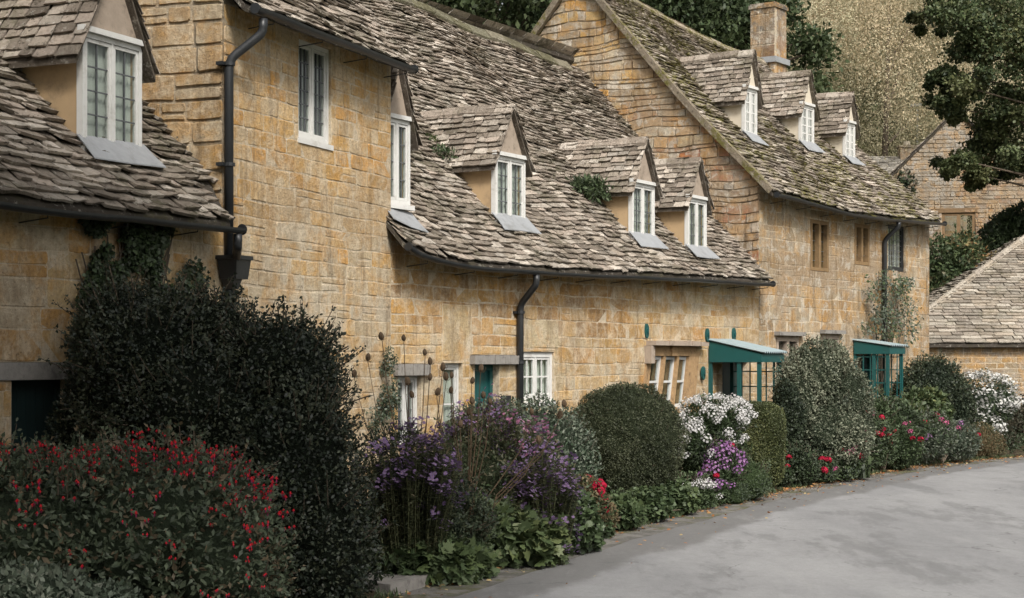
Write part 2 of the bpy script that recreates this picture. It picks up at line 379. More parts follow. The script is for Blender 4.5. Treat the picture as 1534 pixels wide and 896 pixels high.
# ------------------------------------------------------------------ windows, dormers, gutters, pipes
def window(parent, u0, u1, z0, z1, y, fm, lights=2, cols=2, rows=4, curtain=True, sill=True, deep=True, lead=True, fw=.046, shear=0.0, transom=False, backdark=False):
    """y: front face of the frame (smaller = nearer the street)"""
    sh = (lambda x, yy, z: (x + shear * (z - z0), yy, z)) if shear else None
    mb = MB()
    for a, b_, c, d in ((u0, u0 + fw, z0, z1), (u1 - fw, u1, z0, z1), (u0 + fw, u1 - fw, z1 - fw, z1), (u0 + fw, u1 - fw, z0, z0 + fw * 1.1)): mb.box(a, b_, y, y + .07, c, d, None, sh)
    lw = (u1 - u0 - 2 * fw) / lights; gl_ = MB(); bars = MB()
    for i in range(lights):
        a = u0 + fw + i * lw; b_ = a + lw
        if i: mb.box(a - .018, a + .018, y + .004, y + .066, z0 + fw, z1 - fw, None, sh)
        sf = .032; A, B = a + (.02 if i else .004), b_ - (.02 if i < lights - 1 else .004); C_, D_ = z0 + fw * 1.1 + .004, z1 - fw - .004
        for p, q, r_, s_ in ((A, A + sf, C_, D_), (B - sf, B, C_, D_), (A + sf, B - sf, D_ - sf, D_), (A + sf, B - sf, C_, C_ + sf)): mb.box(p, q, y + .012, y + .05, r_, s_, None, sh)
        A += sf; B -= sf; C_ += sf; D_ -= sf
        gl_.box(A, B, y + .030, y + .034, C_, D_, None, sh)
        bw = .006 if lead else .011; tgt = bars if lead else mb
        for k in range(1, cols): xx = A + (B - A) * k / cols; tgt.box(xx - bw, xx + bw, y + .022, y + .040, C_, D_, None, sh)
        for k in range(1, rows): zz = C_ + (D_ - C_) * k / rows; tgt.box(A, B, y + .023, y + .039, zz - bw, zz + bw, None, sh)
    w_ = mb.build('window' if deep else 'window_frame', fm, parent); par = w_ if deep else parent
    gl_.build('pane', M['glass'], par)
    if lead and bars.v: bars.build('lead_came', M['dark_leading'], par)
    if curtain:
        c = MB(); n = 26
        for (ca, cb) in ((u0 + .03, u0 + (u1 - u0) * .47), (u0 + (u1 - u0) * .55, u1 - .03)):
            v = []; 
            for i in range(n + 1):
                x_ = ca + (cb - ca) * i / n; yy = y + .085 + .014 * math.sin(i * 1.9 + u0 * 7)
                v += [(x_, yy, z0 + .05), (x_ , yy, z1 - .05), (x_, yy + .006, z1 - .05), (x_, yy + .006, z0 + .05)]
            fs = [(i * 4 + k, (i + 1) * 4 + k, (i + 1) * 4 + (k + 1) % 4, i * 4 + (k + 1) % 4) for i in range(n) for k in range(4)] + [(0, 1, 2, 3), (n * 4 + 3, n * 4 + 2, n * 4 + 1, n * 4)]
            c.add(v, fs)
        c.build('curtain', M['curtain'], par)
    if sill:
        s_ = MB(); s_.box(u0 - .03, u1 + .03, y - .05, y + .10, z0 - .06, z0 - .001); s_.build('sill', fm, par)
    return w_

def dormer(h, pl, pbot, ptop, pr, rise, cheek, gab, lights=2, cols=2, rows=4, lead=True, ov=.12, label=None, apron=True, e=.105, at=None):
    if at is None: u0, y0, z0 = h.hitroof(pl, pbot)
    else: y0 = at; u0, z0 = h.hit(pl, pbot, at)
    P = h.O + h.d * u0 + h.b * y0; z1 = EYE + (HZ - ptop) / F * P.y
    u1, _ = h.hit(pr, pbot, y0); uc = (u0 + u1) / 2; hw = (u1 - u0) / 2; za = z1 + rise; rf = h.roof
    def back(z):
        y = y0
        while rf.z(uc, y) < z and y < y0 + 4: y += .02
        return y + .15
    yb, ya = back(z1), back(za)
    D = MB(); t = .07
    zl = rf.z(u0, y0) - .15
    for a, b_ in ((u0, u0 + t), (u1 - t, u1)):
        D.poly_prism([(a, y0 + .0, zl), (a, yb, z1), (a, y0 + .0, z1)], (b_ - a, 0, 0))
    D.poly_prism([(u0, y0 - .0, z1 + .002), (u1, y0 - .0, z1 + .002), (uc, y0, za)], (0, .08, 0))
    body = D.build('dormer', cheek, h.root)
    if label: body['label'] = label
    g = MB(); g.poly_prism([(u0 + .02, y0 - .012, z1 + .01), (u1 - .02, y0 - .012, z1 + .01), (uc, y0 - .012, za - .02)], (0, .01, 0)); g.build('gable_face', gab, body)
    # inside back so the room reads dark
    rb = MB(); ovf = .10; rr = MB()
    sl_ = math.hypot(hw + ov, (za - z1) * (hw + ov) / hw); zE = z1 - (za - z1) * ov / hw
    ys = y0 - ovf
    for sgn in (-1, 1):
        def PP(a, v, sgn=sgn): return Vector((uc + sgn * (hw + ov) * (1 - v), a, zE + .03 + (za + .03 - zE) * v - .015 * math.sin(math.pi * v)))
        yend = lambda v: yb + (ya - yb) * v + .12
        dk = MB(); 
        top = [PP(ys + .02, 0), PP(yb + .1, 0), PP(ya + .1, 1), PP(ys + .02, 1)]
        rr.poly_prism([tuple(p + Vector((0, 0, -.01))) for p in top], (0, 0, -.05), (.12, .10, .08))
        slates(rr, PP, sl_, lambda v: ys - .01, yend, e, e * .8, w=(.13, .27), thick=(.014, .028), rough=.8)
    ridge_caps(rr, [(uc, ys, za + .06), (uc, ya + .1, za + .06)], .10, .07, .32)
    rr.build('dormer_roof', M['slate_d'], body)
    fy = y0 - .03
    window(body, u0 - .01, u1 + .01, z0 + .02, z1, fy, M['white'], lights, cols, rows, True, True, False, lead)
    bb = MB(); bb.box(u0 - .05, u1 + .05, y0 - .07, y0 + .0, z1 + .003, z1 + .055); bb.build('bargeboard', M['white'], body)
    if apron:
        fl = MB(); vs_ = []
        for yy, ex in ((y0 + .0, .0), (y0 - .12, .015), (y0 - .23, .04)):
            for uu in (u0 - .06 - ex, uc, u1 + .08 + ex): vs_.append((uu, yy, rf.z(uu, yy) + .118 + rnd.uniform(0, .01)))
        n = len(vs_); vs_ += [(x_, y_, z_ - .012) for x_, y_, z_ in vs_]
        fs = [(0, 1, 4, 3), (1, 2, 5, 4), (3, 4, 7, 6), (4, 5, 8, 7)]; fs += [tuple(n + k for k in reversed(q)) for q in fs] + [(6, 7, n + 7, n + 6), (7, 8, n + 8, n + 7), (0, 3, n + 3, n), (3, 6, n + 6, n + 3), (2, n + 2, n + 5, 5), (5, n + 5, n + 8, 8)]
        fl.add(vs_, fs); fl.build('lead_flashing', M['lead'], body)
    return body, (u0, u1, y0, z0, z1, za)

def gutter(h, us, ez, y, label=None, drop=.05, ends=True):
    mb = MB(); r = .056
    prof = [(r * math.cos(a), r * math.sin(a)) for a in [math.pi + math.pi * k / 8 for k in range(9)]] + [((r - .008) * math.cos(a), (r - .008) * math.sin(a)) for a in [2 * math.pi - math.pi * k / 8 for k in range(9)]]
    path = [(u, y, ez(u) - drop + .008 * wob(u, 0, 0, 2)) for u in us]
    mb.sweep(path, prof)
    for p in (path[0], path[-1]): mb.tube([(p[0] - .006, p[1], p[2] - .01), (p[0] + .006, p[1], p[2] - .01)], r, 12)
    g = mb.build('gutter', M['iron'], h.root, False)
    u = us[0] + .5
    while u < us[-1]:
        z = ez(u) - drop; br = MB()
        br.tube([(u, y + .06, z + .0), (u, y + .06, z - .07), (u, -.0, z - .10)], .007, 5); u += 1.1
        br.build('bracket', M['iron'], g)
    return g
def pipe(h, path, r=.042, collars=(), name='downpipe'):
    mb = MB()
    # round the bends
    P = [Vector(p) for p in path]; out = [P[0]]
    for i in range(1, len(P) - 1):
        a, b_, c = P[i - 1], P[i], P[i + 1]; k = min(.09, (a - b_).length * .45, (c - b_).length * .45)
        p0 = b_ + (a - b_).normalized() * k; p1 = b_ + (c - b_).normalized() * k
        for t in (0, .33, .67, 1): out.append(p0 * (1 - t) ** 2 + b_ * 2 * t * (1 - t) + p1 * t * t)
    out.append(P[-1]); mb.tube(out, r, 12)
    p = mb.build(name, M['iron'], h.root, True)
    for z in collars:
        c = MB(); x_, y_ = P[-1].x, P[-1].y
        c.tube([(x_, y_, z), (x_, y_, z + .035)], r + .016, 12); c.box(x_ - r - .05, x_ + r + .05, y_ + r * .4, y_ + r + .05, z, z + .035); c.build('collar', M['iron'], p)
    return p
# ------------------------------------------------------------------ ground, road
def curve_pts(P, n=60):
    P = np.array(P, float); t = np.r_[0, np.cumsum(np.linalg.norm(np.diff(P, axis=0), axis=1))]; tt = np.linspace(0, t[-1], n)
    X = np.interp(tt, t, P[:, 0]); Y = np.interp(tt, t, P[:, 1])
    for _ in range(4): X[1:-1] = (X[:-2] + 2 * X[1:-1] + X[2:]) / 4; Y[1:-1] = (Y[:-2] + 2 * Y[1:-1] + Y[2:]) / 4
    return np.c_[X, Y]
EDGE = curve_pts([(-5.2, 2), (-3.6, 7), (-1.9, 12), (-.84, 14.86), (.91, 19.26), (2.4, 22.7), (3.93, 26), (5.5, 28.9), (7.06, 31.5), (8.8, 34), (10.7, 35.9), (14, 38), (20, 40.5), (34, 45)], 120)
def edge_normal(i):
    a = EDGE[max(i - 1, 0)]; b_ = EDGE[min(i + 1, len(EDGE) - 1)]; t = (b_ - a) / np.linalg.norm(b_ - a); return np.array([t[1], -t[0]])
def strip(name, o0, o1, z, mat, kind='structure', jit=0.0, nx=2, zf=None):
    mb = MB(); v = []; n = len(EDGE)
    for i in range(n):
        nn = edge_normal(i)
        for k in range(nx):
            t = k / (nx - 1); o = o0 + (o1 - o0) * t; jj = jit * wob(EDGE[i][0], EDGE[i][1], 0, 2.5, k) if k in (0, nx - 1) else 0
            p = EDGE[i] + nn * (o + jj); v.append((p[0], p[1], z if zf is None else zf(o)))
    fs = [(i * nx + k, i * nx + k + 1, (i + 1) * nx + k + 1, (i + 1) * nx + k) for i in range(n - 1) for k in range(nx - 1)]
    mb.add(v, fs); mb.c = [((o0 + (o1 - o0) * ((q % nx) / (nx - 1))) / 6,) * 3 for q in range(len(v))]; o = mb.build(name, mat); tag(o, kind=kind); return o
# asphalt
m, nt, b = mk('old_asphalt'); co = coords(nt, (1, 1, 1)); cs = coords(nt, (1.0, .28, 1))
c = mixc(nt, noise(nt, coords(nt, (1, .35, 1)), .55, 7, .75, .36, .66), (.205, .205, .207), (.27, .27, .27))
c = mixc(nt, mul(nt, noise(nt, cs, .9, 6, .7, .53, .62), .6), c, (.145, .145, .145))
c = mixc(nt, mul(nt, noise(nt, co, 3.1, 7, .75, .57, .70), .3), c, (.15, .145, .14))
sp_ = nt.nodes.new('ShaderNodeSeparateColor'); nt.links.new(attr(nt), sp_.inputs[0]); ad = nd(nt, 'ShaderNodeMath', _operation='ADD'); nt.links.new(sp_.outputs[0], ad.inputs[0]); nt.links.new(mul(nt, noise(nt, coords(nt, (1, .4, 1)), .8, 5, .65), .16), ad.inputs[1])
ss = nd(nt, 'ShaderNodeMapRange'); ss.interpolation_type = 'SMOOTHSTEP'; ss.inputs['From Min'].default_value = .245; ss.inputs['From Max'].default_value = .285; ss.inputs['To Min'].default_value = .75; ss.inputs['To Max'].default_value = 0.0; nt.links.new(ad.outputs[0], ss.inputs[0])
c = mixc(nt, ss.outputs[0], c, (.125, .122, .117))
c = mixc(nt, mul(nt, noise(nt, coords(nt, (1, .2, 1)), 2.2, 7, .75, .52, .66), .25), c, (.30, .298, .292))
c = mixc(nt, mul(nt, noise(nt, co, 30, 6, .85, .54, .64), .4), c, (.10, .10, .095))
c = mixc(nt, 1.0, c, gray(nt, noise(nt, coords(nt, (1, .5, 1)), 9, 8, .8), .78, 1.22), 'MULTIPLY')
g = gray(nt, noise(nt, co, 60, 6, .9), .45, 1.55); c = mixc(nt, 1.0, c, g, 'MULTIPLY')
vo = nd(nt, 'ShaderNodeTexVoronoi', Scale=.55, _feature='DISTANCE_TO_EDGE'); 
wv = nt.nodes.new('ShaderNodeVectorMath'); wv.operation = 'ADD'; nz = nd(nt, 'ShaderNodeTexNoise', Scale=1.6, Detail=6.0); nt.links.new(co, nz.inputs['Vector']); nt.links.new(co, wv.inputs[0]); nt.links.new(nz.outputs['Color'], wv.inputs[1]); nt.links.new(wv.outputs[0], vo.inputs['Vector'])
mr = nd(nt, 'ShaderNodeMapRange'); mr.inputs['From Min'].default_value = .0; mr.inputs['From Max'].default_value = .012; mr.inputs['To Min'].default_value = .55; mr.inputs['To Max'].default_value = 0.0; nt.links.new(vo.outputs['Distance'], mr.inputs[0])
c = mixc(nt, mul(nt, mr.outputs[0], noise(nt, co, .7, 3, .6, .5, .6)), c, (.07, .07, .07))
setm(nt, b, c, .82, .3); bump(nt, b, noise(nt, co, 90, 5, .8), .5, .01); M['asphalt'] = m
m, nt, b = mk('dark_road_shoulder'); co = coords(nt)
c = mixc(nt, noise(nt, co, 2.2, 6, .7, .42, .6), (.12, .115, .105), (.20, .19, .175)); c = mixc(nt, mul(nt, noise(nt, co, 1.4, 6, .75, .5, .6), .75), c, (.10, .10, .045))
c = mixc(nt, 1.0, c, gray(nt, noise(nt, co, 80, 5, .8), .5, 1.5), 'MULTIPLY'); setm(nt, b, c, .95, .1); bump(nt, b, noise(nt, co, 60, 5, .8), .8, .02); M['shoulder'] = m
m, nt, b = mk('soil'); co = coords(nt)
c = mixc(nt, noise(nt, co, 3, 6, .7, .4, .62), (.055, .042, .03), (.10, .085, .05)); c = mixc(nt, 1.0, c, gray(nt, noise(nt, co, 50, 5, .8), .5, 1.5), 'MULTIPLY'); setm(nt, b, c, .95, .1); bump(nt, b, noise(nt, co, 30, 6, .8), 1, .04); M['soil'] = m
m, nt, b = mk('meadow'); co = coords(nt)
c = mixc(nt, noise(nt, co, .3, 6, .7, .4, .6), (.07, .085, .035), (.12, .12, .05)); setm(nt, b, c, .95, .1); bump(nt, b, noise(nt, co, 8, 6, .8), 1, .1); M['meadow'] = m
mb = MB(); mb.add([(-400, -300, -.02), (400, -300, -.02), (400, 500, -.02), (-400, 500, -.02)], [(0, 1, 2, 3)]); tag(mb.build('ground', M['meadow']), kind='structure')
strip('road', .18, 5.9, .004, M['asphalt'], nx=24, zf=lambda o: .004 + .05 * math.sin(math.pi * min(max((o - .18) / 5.7, 0), 1)))
strip('road_shoulder', -.12, .42, .010, M['shoulder'], jit=.07, nx=3, zf=lambda o: .02 if o < .2 else .012)
strip('garden_soil', -4.2, -.05, .03, M['soil'], jit=.05, nx=8, zf=lambda o: .03 + .07 * min(1, max(0, (-.05 - o) / .6)))
strip('grass_verge', 5.85, 60, .02, M['meadow'], nx=4)
# hillside behind the houses
mb = MB(); nx, ny = 40, 20; v = []
for j in range(ny + 1):
    for i in range(nx + 1):
        x_ = -90 + 200 * i / nx; y_ = 68 + 150 * j / ny; v.append((x_, y_, -.3 + 30 * (1 - math.exp(-max(0, y_ - 70) / 45)) * (1 + .15 * wob(x_, y_, 0, .05))))
mb.add(v, [(j * (nx + 1) + i, j * (nx + 1) + i + 1, (j + 1) * (nx + 1) + i + 1, (j + 1) * (nx + 1) + i) for j in range(ny) for i in range(nx)]); tag(mb.build('hill', M['meadow'], smooth=True), kind='structure')
hillz = lambda x_, y_: -.3 + 30 * (1 - math.exp(-max(0, y_ - 70) / 45)) * (1 + .15 * wob(x_, y_, 0, .05))

M['slate_d'] = slate_mat('dormer_slates', .35, (.08, .08, .03), .5, .64)
ROW = 'row of stone cottages along the lane'
# ================================================================== LEFT COTTAGE
hA = House('stone_cottage', (-6.128, 10.13), 23.8, 8.0, 6.8)
tag(hA.root, 'low ivy-clad stone cottage with one big dormer, behind the fuchsia at the left edge', 'cottage', ROW)
eA = lambda u: 3.33 + .02 * math.sin(u); hA.roof = Roof(eA, lambda u: 7.35, 3.4, .30, .10, 1.0)
lu0, lz1 = hA.hit(-40, 571, 0); lu1, _ = hA.hit(88, 571, 0)
door_u0 = hA.hit(17, 600, 0)[0]; door_u1 = hA.hit(112, 600, 0)[0]
w = MB()
palA = lambda a, b: rnd.choice([(.50, .40, .25), (.51, .37, .19), (.48, .40, .28), (.45, .35, .22), (.50, .32, .13), (.48, .27, .09)])
wallface(w, lambda a, b, o: (a, -o, b), 0, 8.0, 0, 3.35, [(door_u0, door_u1, -.01, lz1 - .0), (door_u0 - .3, door_u1 + .22, lz1, lz1 + .155)], rowh=(.18, .28), w=(.3, .75), pal=palA, gap=.004)
w.box(0, 8.0, 6.45, 6.8, 0, 3.35, (.45, .40, .30)); w.box(0, .35, .36, 6.44, 0, 3.35, (.45, .40, .30)); w.box(7.6, 7.94, .36, 6.44, 0, 3.3, (.45, .40, .30))
w.poly_prism([(.02, .1, 3.36), (.02, 3.4, 7.2), (.02, 6.7, 3.36)], (.3, 0, 0), (.45, .40, .30))
w.build('wall', M['stone'], hA.root)
l_ = MB(); l_.box(door_u0 - .295, door_u1 + .215, -.035, .2, lz1 + .003, lz1 + .152); l_.build('lintel', M['lintel'], hA.root)
d_ = MB()
for i in range(6): a = door_u0 + .05 + (door_u1 - door_u0 - .1) * i / 6; d_.box(a, a + (door_u1 - door_u0 - .1) / 6 - .006, .19, .23, .02, lz1 - .05)
d_.box(door_u0, door_u0 + .05, .16, .25, 0, lz1); d_.box(door_u1 - .05, door_u1, .16, .25, 0, lz1); d_.box(door_u0 + .05, door_u1 - .05, .16, .25, lz1 - .05, lz1)
M['darkteal'] = plain('dark_green_paint', (.012, .028, .028), .6, .3)
dd = d_.build('door', M['darkteal'], hA.root); k_ = MB(); k_.tube([(door_u1 - .14, .19, 1.0), (door_u1 - .14, .13, 1.0)], .022, 8); k_.build('handle', M['iron'], dd)
r_ = MB(); A0 = lambda v: -.1; A1 = lambda v: 8.0 + (-.34 if v < .085 else -.02)
slates(r_, hA.roof.P, 5.4, A0, A1, .115, .08, w=(.15, .38), thick=(.018, .038), rough=1.4); deck(r_, hA.roof.P, A0, A1)
bk = lambda u, v: Vector((u, 7.1 - v * 3.7, 3.33 + 4.02 * v)); slates(r_, bk, 5.4, A0, lambda v: 8.0, .2, .16, w=(.3, .6)); deck(r_, bk, A0, lambda v: 8.0)
ridge_caps(r_, [(0, 3.4, 7.42), (8.0, 3.4, 7.42)]); r_.build('roof', M['slate'], hA.root)
dormer(hA, 121, 222, 47, 208, .80, M['render_tan'], M['render_grey'], ov=.16, e=.13, label='large tan-sided dormer with white two-light window')
g = gutter(hA, [i * .5 for i in range(16)] + [7.78], eA, -.36)

# ================================================================== TALL COTTAGE
hB = House('stone_cottage', (-2.9, 17.45), 20.7, 4.013, 6.8)
tag(hB.root, 'taller ochre cottage with high eaves and a hopper-headed downpipe, second from the left', 'cottage', ROW)
eB = lambda u: 5.56; hB.roof = Roof(eB, lambda u: 9.6, 3.4, .28, .05, 2.0)
wu0, wz1 = hB.hit(447, 56, 0); wu1, _ = hB.hit(496, 60, 0); _, wz0 = hB.hit(447, 206, 0)
w = MB(); LB = 4.013
palB = lambda a, b: rnd.choice([(.54, .35, .15), (.55, .38, .19), (.52, .32, .12), (.53, .29, .09), (.50, .36, .20), (.55, .42, .26)] if b > 3.4 + rnd.uniform(-.5, .5) else [(.49, .40, .27), (.48, .38, .24), (.47, .36, .22), (.47, .33, .17), (.50, .43, .32)])
wallface(w, lambda a, b, o: (a, -o, b), 0, LB, 0, 5.6, [(wu0, wu1, wz0, wz1)], rowh=(.12, .20), w=(.26, .66), pal=palB)
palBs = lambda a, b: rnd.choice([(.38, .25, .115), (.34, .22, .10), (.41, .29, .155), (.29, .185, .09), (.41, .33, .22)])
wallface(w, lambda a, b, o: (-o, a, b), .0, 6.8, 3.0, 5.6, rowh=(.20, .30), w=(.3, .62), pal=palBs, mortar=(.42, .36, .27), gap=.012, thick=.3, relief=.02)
tB = lambda a: 5.58 + 1.19 * min(a, 6.8 - a)
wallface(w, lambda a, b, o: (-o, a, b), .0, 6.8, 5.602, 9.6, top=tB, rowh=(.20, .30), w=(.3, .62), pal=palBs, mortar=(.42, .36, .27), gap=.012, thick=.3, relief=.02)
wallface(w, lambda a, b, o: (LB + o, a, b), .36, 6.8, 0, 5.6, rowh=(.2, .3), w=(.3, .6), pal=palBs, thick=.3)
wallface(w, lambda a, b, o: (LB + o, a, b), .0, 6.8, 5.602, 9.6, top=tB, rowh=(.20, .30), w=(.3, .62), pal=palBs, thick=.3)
w.box(.3, LB - .3, 6.45, 6.8, 0, 5.6, (.45, .40, .30)); w.build('wall', M['stone'], hB.root)
window(hB.root, wu0 + .004, wu1 - .004, wz0 + .004, wz1 - .004, .03, M['white'], 2, 3, 6)
r_ = MB(); B0 = lambda v: -.08; B1 = lambda v: LB + (.02 if v < .08 else .14)
slates(r_, hB.roof.P, 5.4, B0, B1, .115, .07, w=(.14, .34), thick=(.014, .03), rough=1.15); deck(r_, hB.roof.P, B0, B1)
bk = lambda u, v: Vector((u, 7.08 - v * 3.68, 5.56 + 4.04 * v)); slates(r_, bk, 5.4, B0, B1, .2, .16, w=(.3, .6)); deck(r_, bk, B0, B1)
ridge_caps(r_, [(0, 3.4, 9.67), (LB + .3, 3.4, 9.67)]); r_.build('roof', M['slate'], hB.root)
gutter(hB, [.0 + i * .4 for i in range(10)] + [LB - .1], lambda u: eB(u) + .015, -.36)
# downpipe with swan neck, hopper head, lower pipe
hx = hB.hit(343, 300, -.06)[0]; hz1 = hB.hit(345, 386, -.1)[1]; hz0 = hB.hit(345, 418, -.1)[1]
pipe(hB, [(hx + .16, -.36, 5.44), (hx + .16, -.36, 5.30), (hx + .0, -.06, 5.02), (hx, -.06, hz1 - .02)], .046, [4.96, 3.95], 'downpipe')
hp = MB()
def frust(mb, x, y, z0, w0, d0, z1, w1, d1): mb.add([(x + sx * w_, y + sy * d_, z) for z, w_, d_ in ((z0, w0, d0), (z1, w1, d1)) for sx, sy in ((-1, -1), (1, -1), (1, 1), (-1, 1))], [(3, 2, 1, 0), (4, 5, 6, 7), (0, 1, 5, 4), (1, 2, 6, 5), (2, 3, 7, 6), (3, 0, 4, 7)])
frust(hp, hx, -.12, hz0, .12, .09, hz1 - .02, .145, .11); hp.box(hx - .165, hx + .165, -.245, .0, hz1 - .02, hz1 + .02); frust(hp, hx, -.09, hz0 - .10, .05, .05, hz0, .09, .07)
hp.build('hopper_head', M['iron'], hB.root)
pipe(hB, [(hx, -.07, hz0 - .05), (hx, -.07, .05)], .044, [hz0 - .28, 1.3], 'downpipe')
pipe(hA, [(7.70, -.36, 3.24), (7.70, -.36, 3.12), (7.98, -.16, 3.0), (8.0, -.14, 2.90)], .045, [], 'swan_neck')

# ================================================================== LOW COTTAGE
hC = House('stone_cottage', (-1.48, 21.2), 30.5, 11.68, 7.5); LC = 11.68
tag(hC.root, 'long low cottage with sagging roof and four tan-cheeked dormers, middle of the row', 'cottage', ROW)
eC = lerpf([-.5, -.2, .05, .6, 1.6, 3.9, 7.2, 11.9], [3.60, 3.44, 3.35, 3.28, 3.25, 3.27, 3.35, 3.42])
hC.roof = Roof(eC, lerpf([0, 3, 5.5, 8.6, 11.7], [8.0, 7.85, 7.86, 7.72, 7.60]), 3.78, .30, .10, 3.0, .06)
C0 = lambda v: -.14 if v < .072 else -.20 * (v * 4.08 - .3) - .1
C1 = lambda v: LC - .16 if v < .075 else LC + .063 * (v * 4.08 - .3)
def ow(h, l, r, t, bt, y=0.0): a, z1 = h.hit(l, t, y); b_, _ = h.hit(r, t, y); _, z0 = h.hit(l, bt, y); return [a, b_, z0, z1]
o1 = ow(hC, 596, 631, 563, 640); o1[2] = .95
o0 = ow(hC, 585, 586, 563, 640)
o2 = ow(hC, 664, 693, 544, 640); o2[2] = .9
oD = ow(hC, 711, 748, 546, 640); oD[2] = -.01
o4 = ow(hC, 780, 830, 527, 603)
o5 = ow(hC, 972, 1042, 533, 612)
oP = ow(hC, 1082, 1122, 545, 640); oP[2] = -.01; oP[3] = 2.0
def palC(a, b):
    t = [(.46, .26, .08), (.42, .25, .10), (.48, .31, .13), (.36, .20, .07), (.28, .17, .08)] if b > 2.45 and a < 6.5 else [(.46, .33, .17), (.48, .38, .23), (.45, .29, .12), (.44, .37, .26), (.40, .26, .11), (.49, .42, .30), (.50, .35, .17)]
    c = rnd.choice(t)
    if rnd.random() < .07: c = (.40, .22, .08)
    return c
bl1 = ow(hC, 663, 706, 455, 541); bl2 = ow(hC, 786, 836, 478, 522)
w = MB()
lint = [(oD[0] - .12, oD[1] + .42, oD[3], oD[3] + .13), (o1[0] - .1, o1[1] + .1, o1[3], o1[3] + .15)]
wallface(w, lambda a, b, o: (a, -o, b), 0, LC, 0, 4.1, [tuple(o1), tuple(o2), tuple(oD), tuple(o4), tuple(o5), tuple(oP)] + lint, rowh=(.14, .24), w=(.26, .78), pal=palC, top=lambda a: hC.roof.z(a, 0) - .09,
         blocks=[(*bl1, (.46, .35, .20)), (*bl2, (.46, .38, .24))])
w.box(.0, LC, 7.15, 7.5, 0, 3.45, (.45, .40, .30)); w.build('wall', M['stone'], hC.root)
r_ = MB(); slates(r_, hC.roof.P, 6.15, C0, C1, .115, .065, w=(.13, .33), thick=(.014, .03), rough=1.15); deck(r_, hC.roof.P, C0, C1, nu=24)
bk = lambda u, v: Vector((u, 7.86 - v * 4.08, 3.3 + 4.5 * v)); slates(r_, bk, 6.0, lambda v: 0, lambda v: LC, .2, .16, w=(.3, .6)); deck(r_, bk, lambda v: -.6, lambda v: LC)
ridge_caps(r_, [(u_, 3.78, hC.roof.z(u_, 3.78) + .01) for u_ in np.arange(-.7, 11.6, .6)], .20, .13, .5, [(.17, .16, .11), (.14, .13, .08), (.20, .18, .13)])
r_.build('roof', M['slate'], hC.root)
gutter(hC, [-.16, -.08, .0, .15, .3, .5, .8, 1.2, 1.7] + [2.3 + .55 * i for i in range(16)] + [LC - .25], eC, -.37)
dC = [dormer(hC, 573, 306, 175, 611, .74, M['render_tan'], M['render_grey'], label='dormer partly hidden behind the tall cottage corner', at=.12),
      dormer(hC, 740, 331, 232, 784, .66, M['render_tan'], M['render_grey']),
      dormer(hC, 945, 358, 273, 978, .66, M['render_tan'], M['render_grey']),
      dormer(hC, 1029, 377, 296, 1056, .62, M['render_tan'], M['render_grey'])]
# windows and door
window(hC.root, o1[0] + .004, o1[1] - .004, o1[2], o1[3] - .004, .06, M['offwhite'], 2, 2, 4, True, True, True, True)
window(hC.root, o2[0] + .004, o2[1] - .004, o2[2], o2[3] - .004, .06, M['offwhite'], 1, 1, 2, True, False, True, False)
window(hC.root, o4[0] + .004, o4[1] - .004, o4[2], o4[3] - .004, .03, M['white'], 2, 2, 2, True, True, True, False, fw=.07)
for q, nm_ in ((lint[0], 'lintel'), (lint[1], 'lintel')):
    l_ = MB(); n = 9
    for i in range(n):
        a = q[0] + (q[1] - q[0]) * i / n; l_.box(a, a + (q[1] - q[0]) / n, -.07 - rnd.uniform(0, .02), .15, q[2] + .003, q[3] - .003 + rnd.uniform(-.012, 0))
    l_.build('lintel', M['lintel'], hC.root)
d_ = MB(); dw = oD[1] - oD[0]; fw_ = .07
d_.box(oD[0] + .003, oD[0] + fw_, .10, .2, 0, oD[3] - .003); d_.box(oD[1] - fw_, oD[1] - .003, .10, .2, 0, oD[3] - .003); d_.box(oD[0] + fw_, oD[1] - fw_, .10, .2, oD[3] - .08, oD[3] - .003)
for i in range(5): a = oD[0] + fw_ + (dw - 2 * fw_) * i / 5; d_.box(a + .003, a + (dw - 2 * fw_) / 5 - .003, .14, .18, .02, oD[3] - .083)
dd = d_.build('door', M['teal'], hC.root); k_ = MB(); k_.tube([(oD[0] + .2, .14, 1.05), (oD[0] + .2, .09, 1.05)], .025, 8); k_.build('handle', M['iron'], dd)
# three-light stone window with hood, leaning slightly with age
W5 = MB(); sh = .27; z0, z1 = o5[2], o5[3]; n5 = 4
lean = lambda x, y, z: (x + sh * (z - z1) * .9, y, z)
W5.box(o5[0] - .12, o5[0] + .06, -.03, .20, z0, z1, None, lean)
cellw = (o5[1] - o5[0] - .06 - .34) / 3
for i in range(1, 3):
    x_ = o5[0] + .06 + cellw * i + .05 * (i - 1); W5.box(x_, x_ + .08, -.02, .17, z0, z1, None, lean)
W5.box(o5[1] - .30, o5[1] + .10, -.025, .20, z0, z1 + .0, None, lean)
W5.box(o5[0] - .14, o5[1] + .12, -.03, .20, z1 + .002, z1 + .07); W5.box(o5[0] + .1, o5[1] + .02, -.022, .1, z1 + .072, z1 + .16); W5.box(o5[0] + (o5[1] - o5[0]) * .42, o5[0] + (o5[1] - o5[0]) * .55, -.06, .05, z1 - .0, z1 + .16)
W5.box(o5[0] - .16, o5[1] + .10, -.10, .22, z0 - .10, z0 - .002)
w5 = W5.build('window', M['orange_stone'], hC.root); w5['label'] = 'leaning three-light stone mullioned window with white casements'
hd = MB(); n = 12
for i in range(n):
    a = o5[0] - .10 + (o5[1] - o5[0] + .3) * i / n; hd.box(a, a + (o5[1] - o5[0] + .3) / n, -.15 - rnd.uniform(0, .03), .02, z1 + .165, z1 + .235 + rnd.uniform(-.01, .01))
hd.box(o5[0] - .16, o5[0] - .02, -.12, .02, z1 - .12, z1 + .16); hd.build('hood_mould', M['render_grey'], w5)
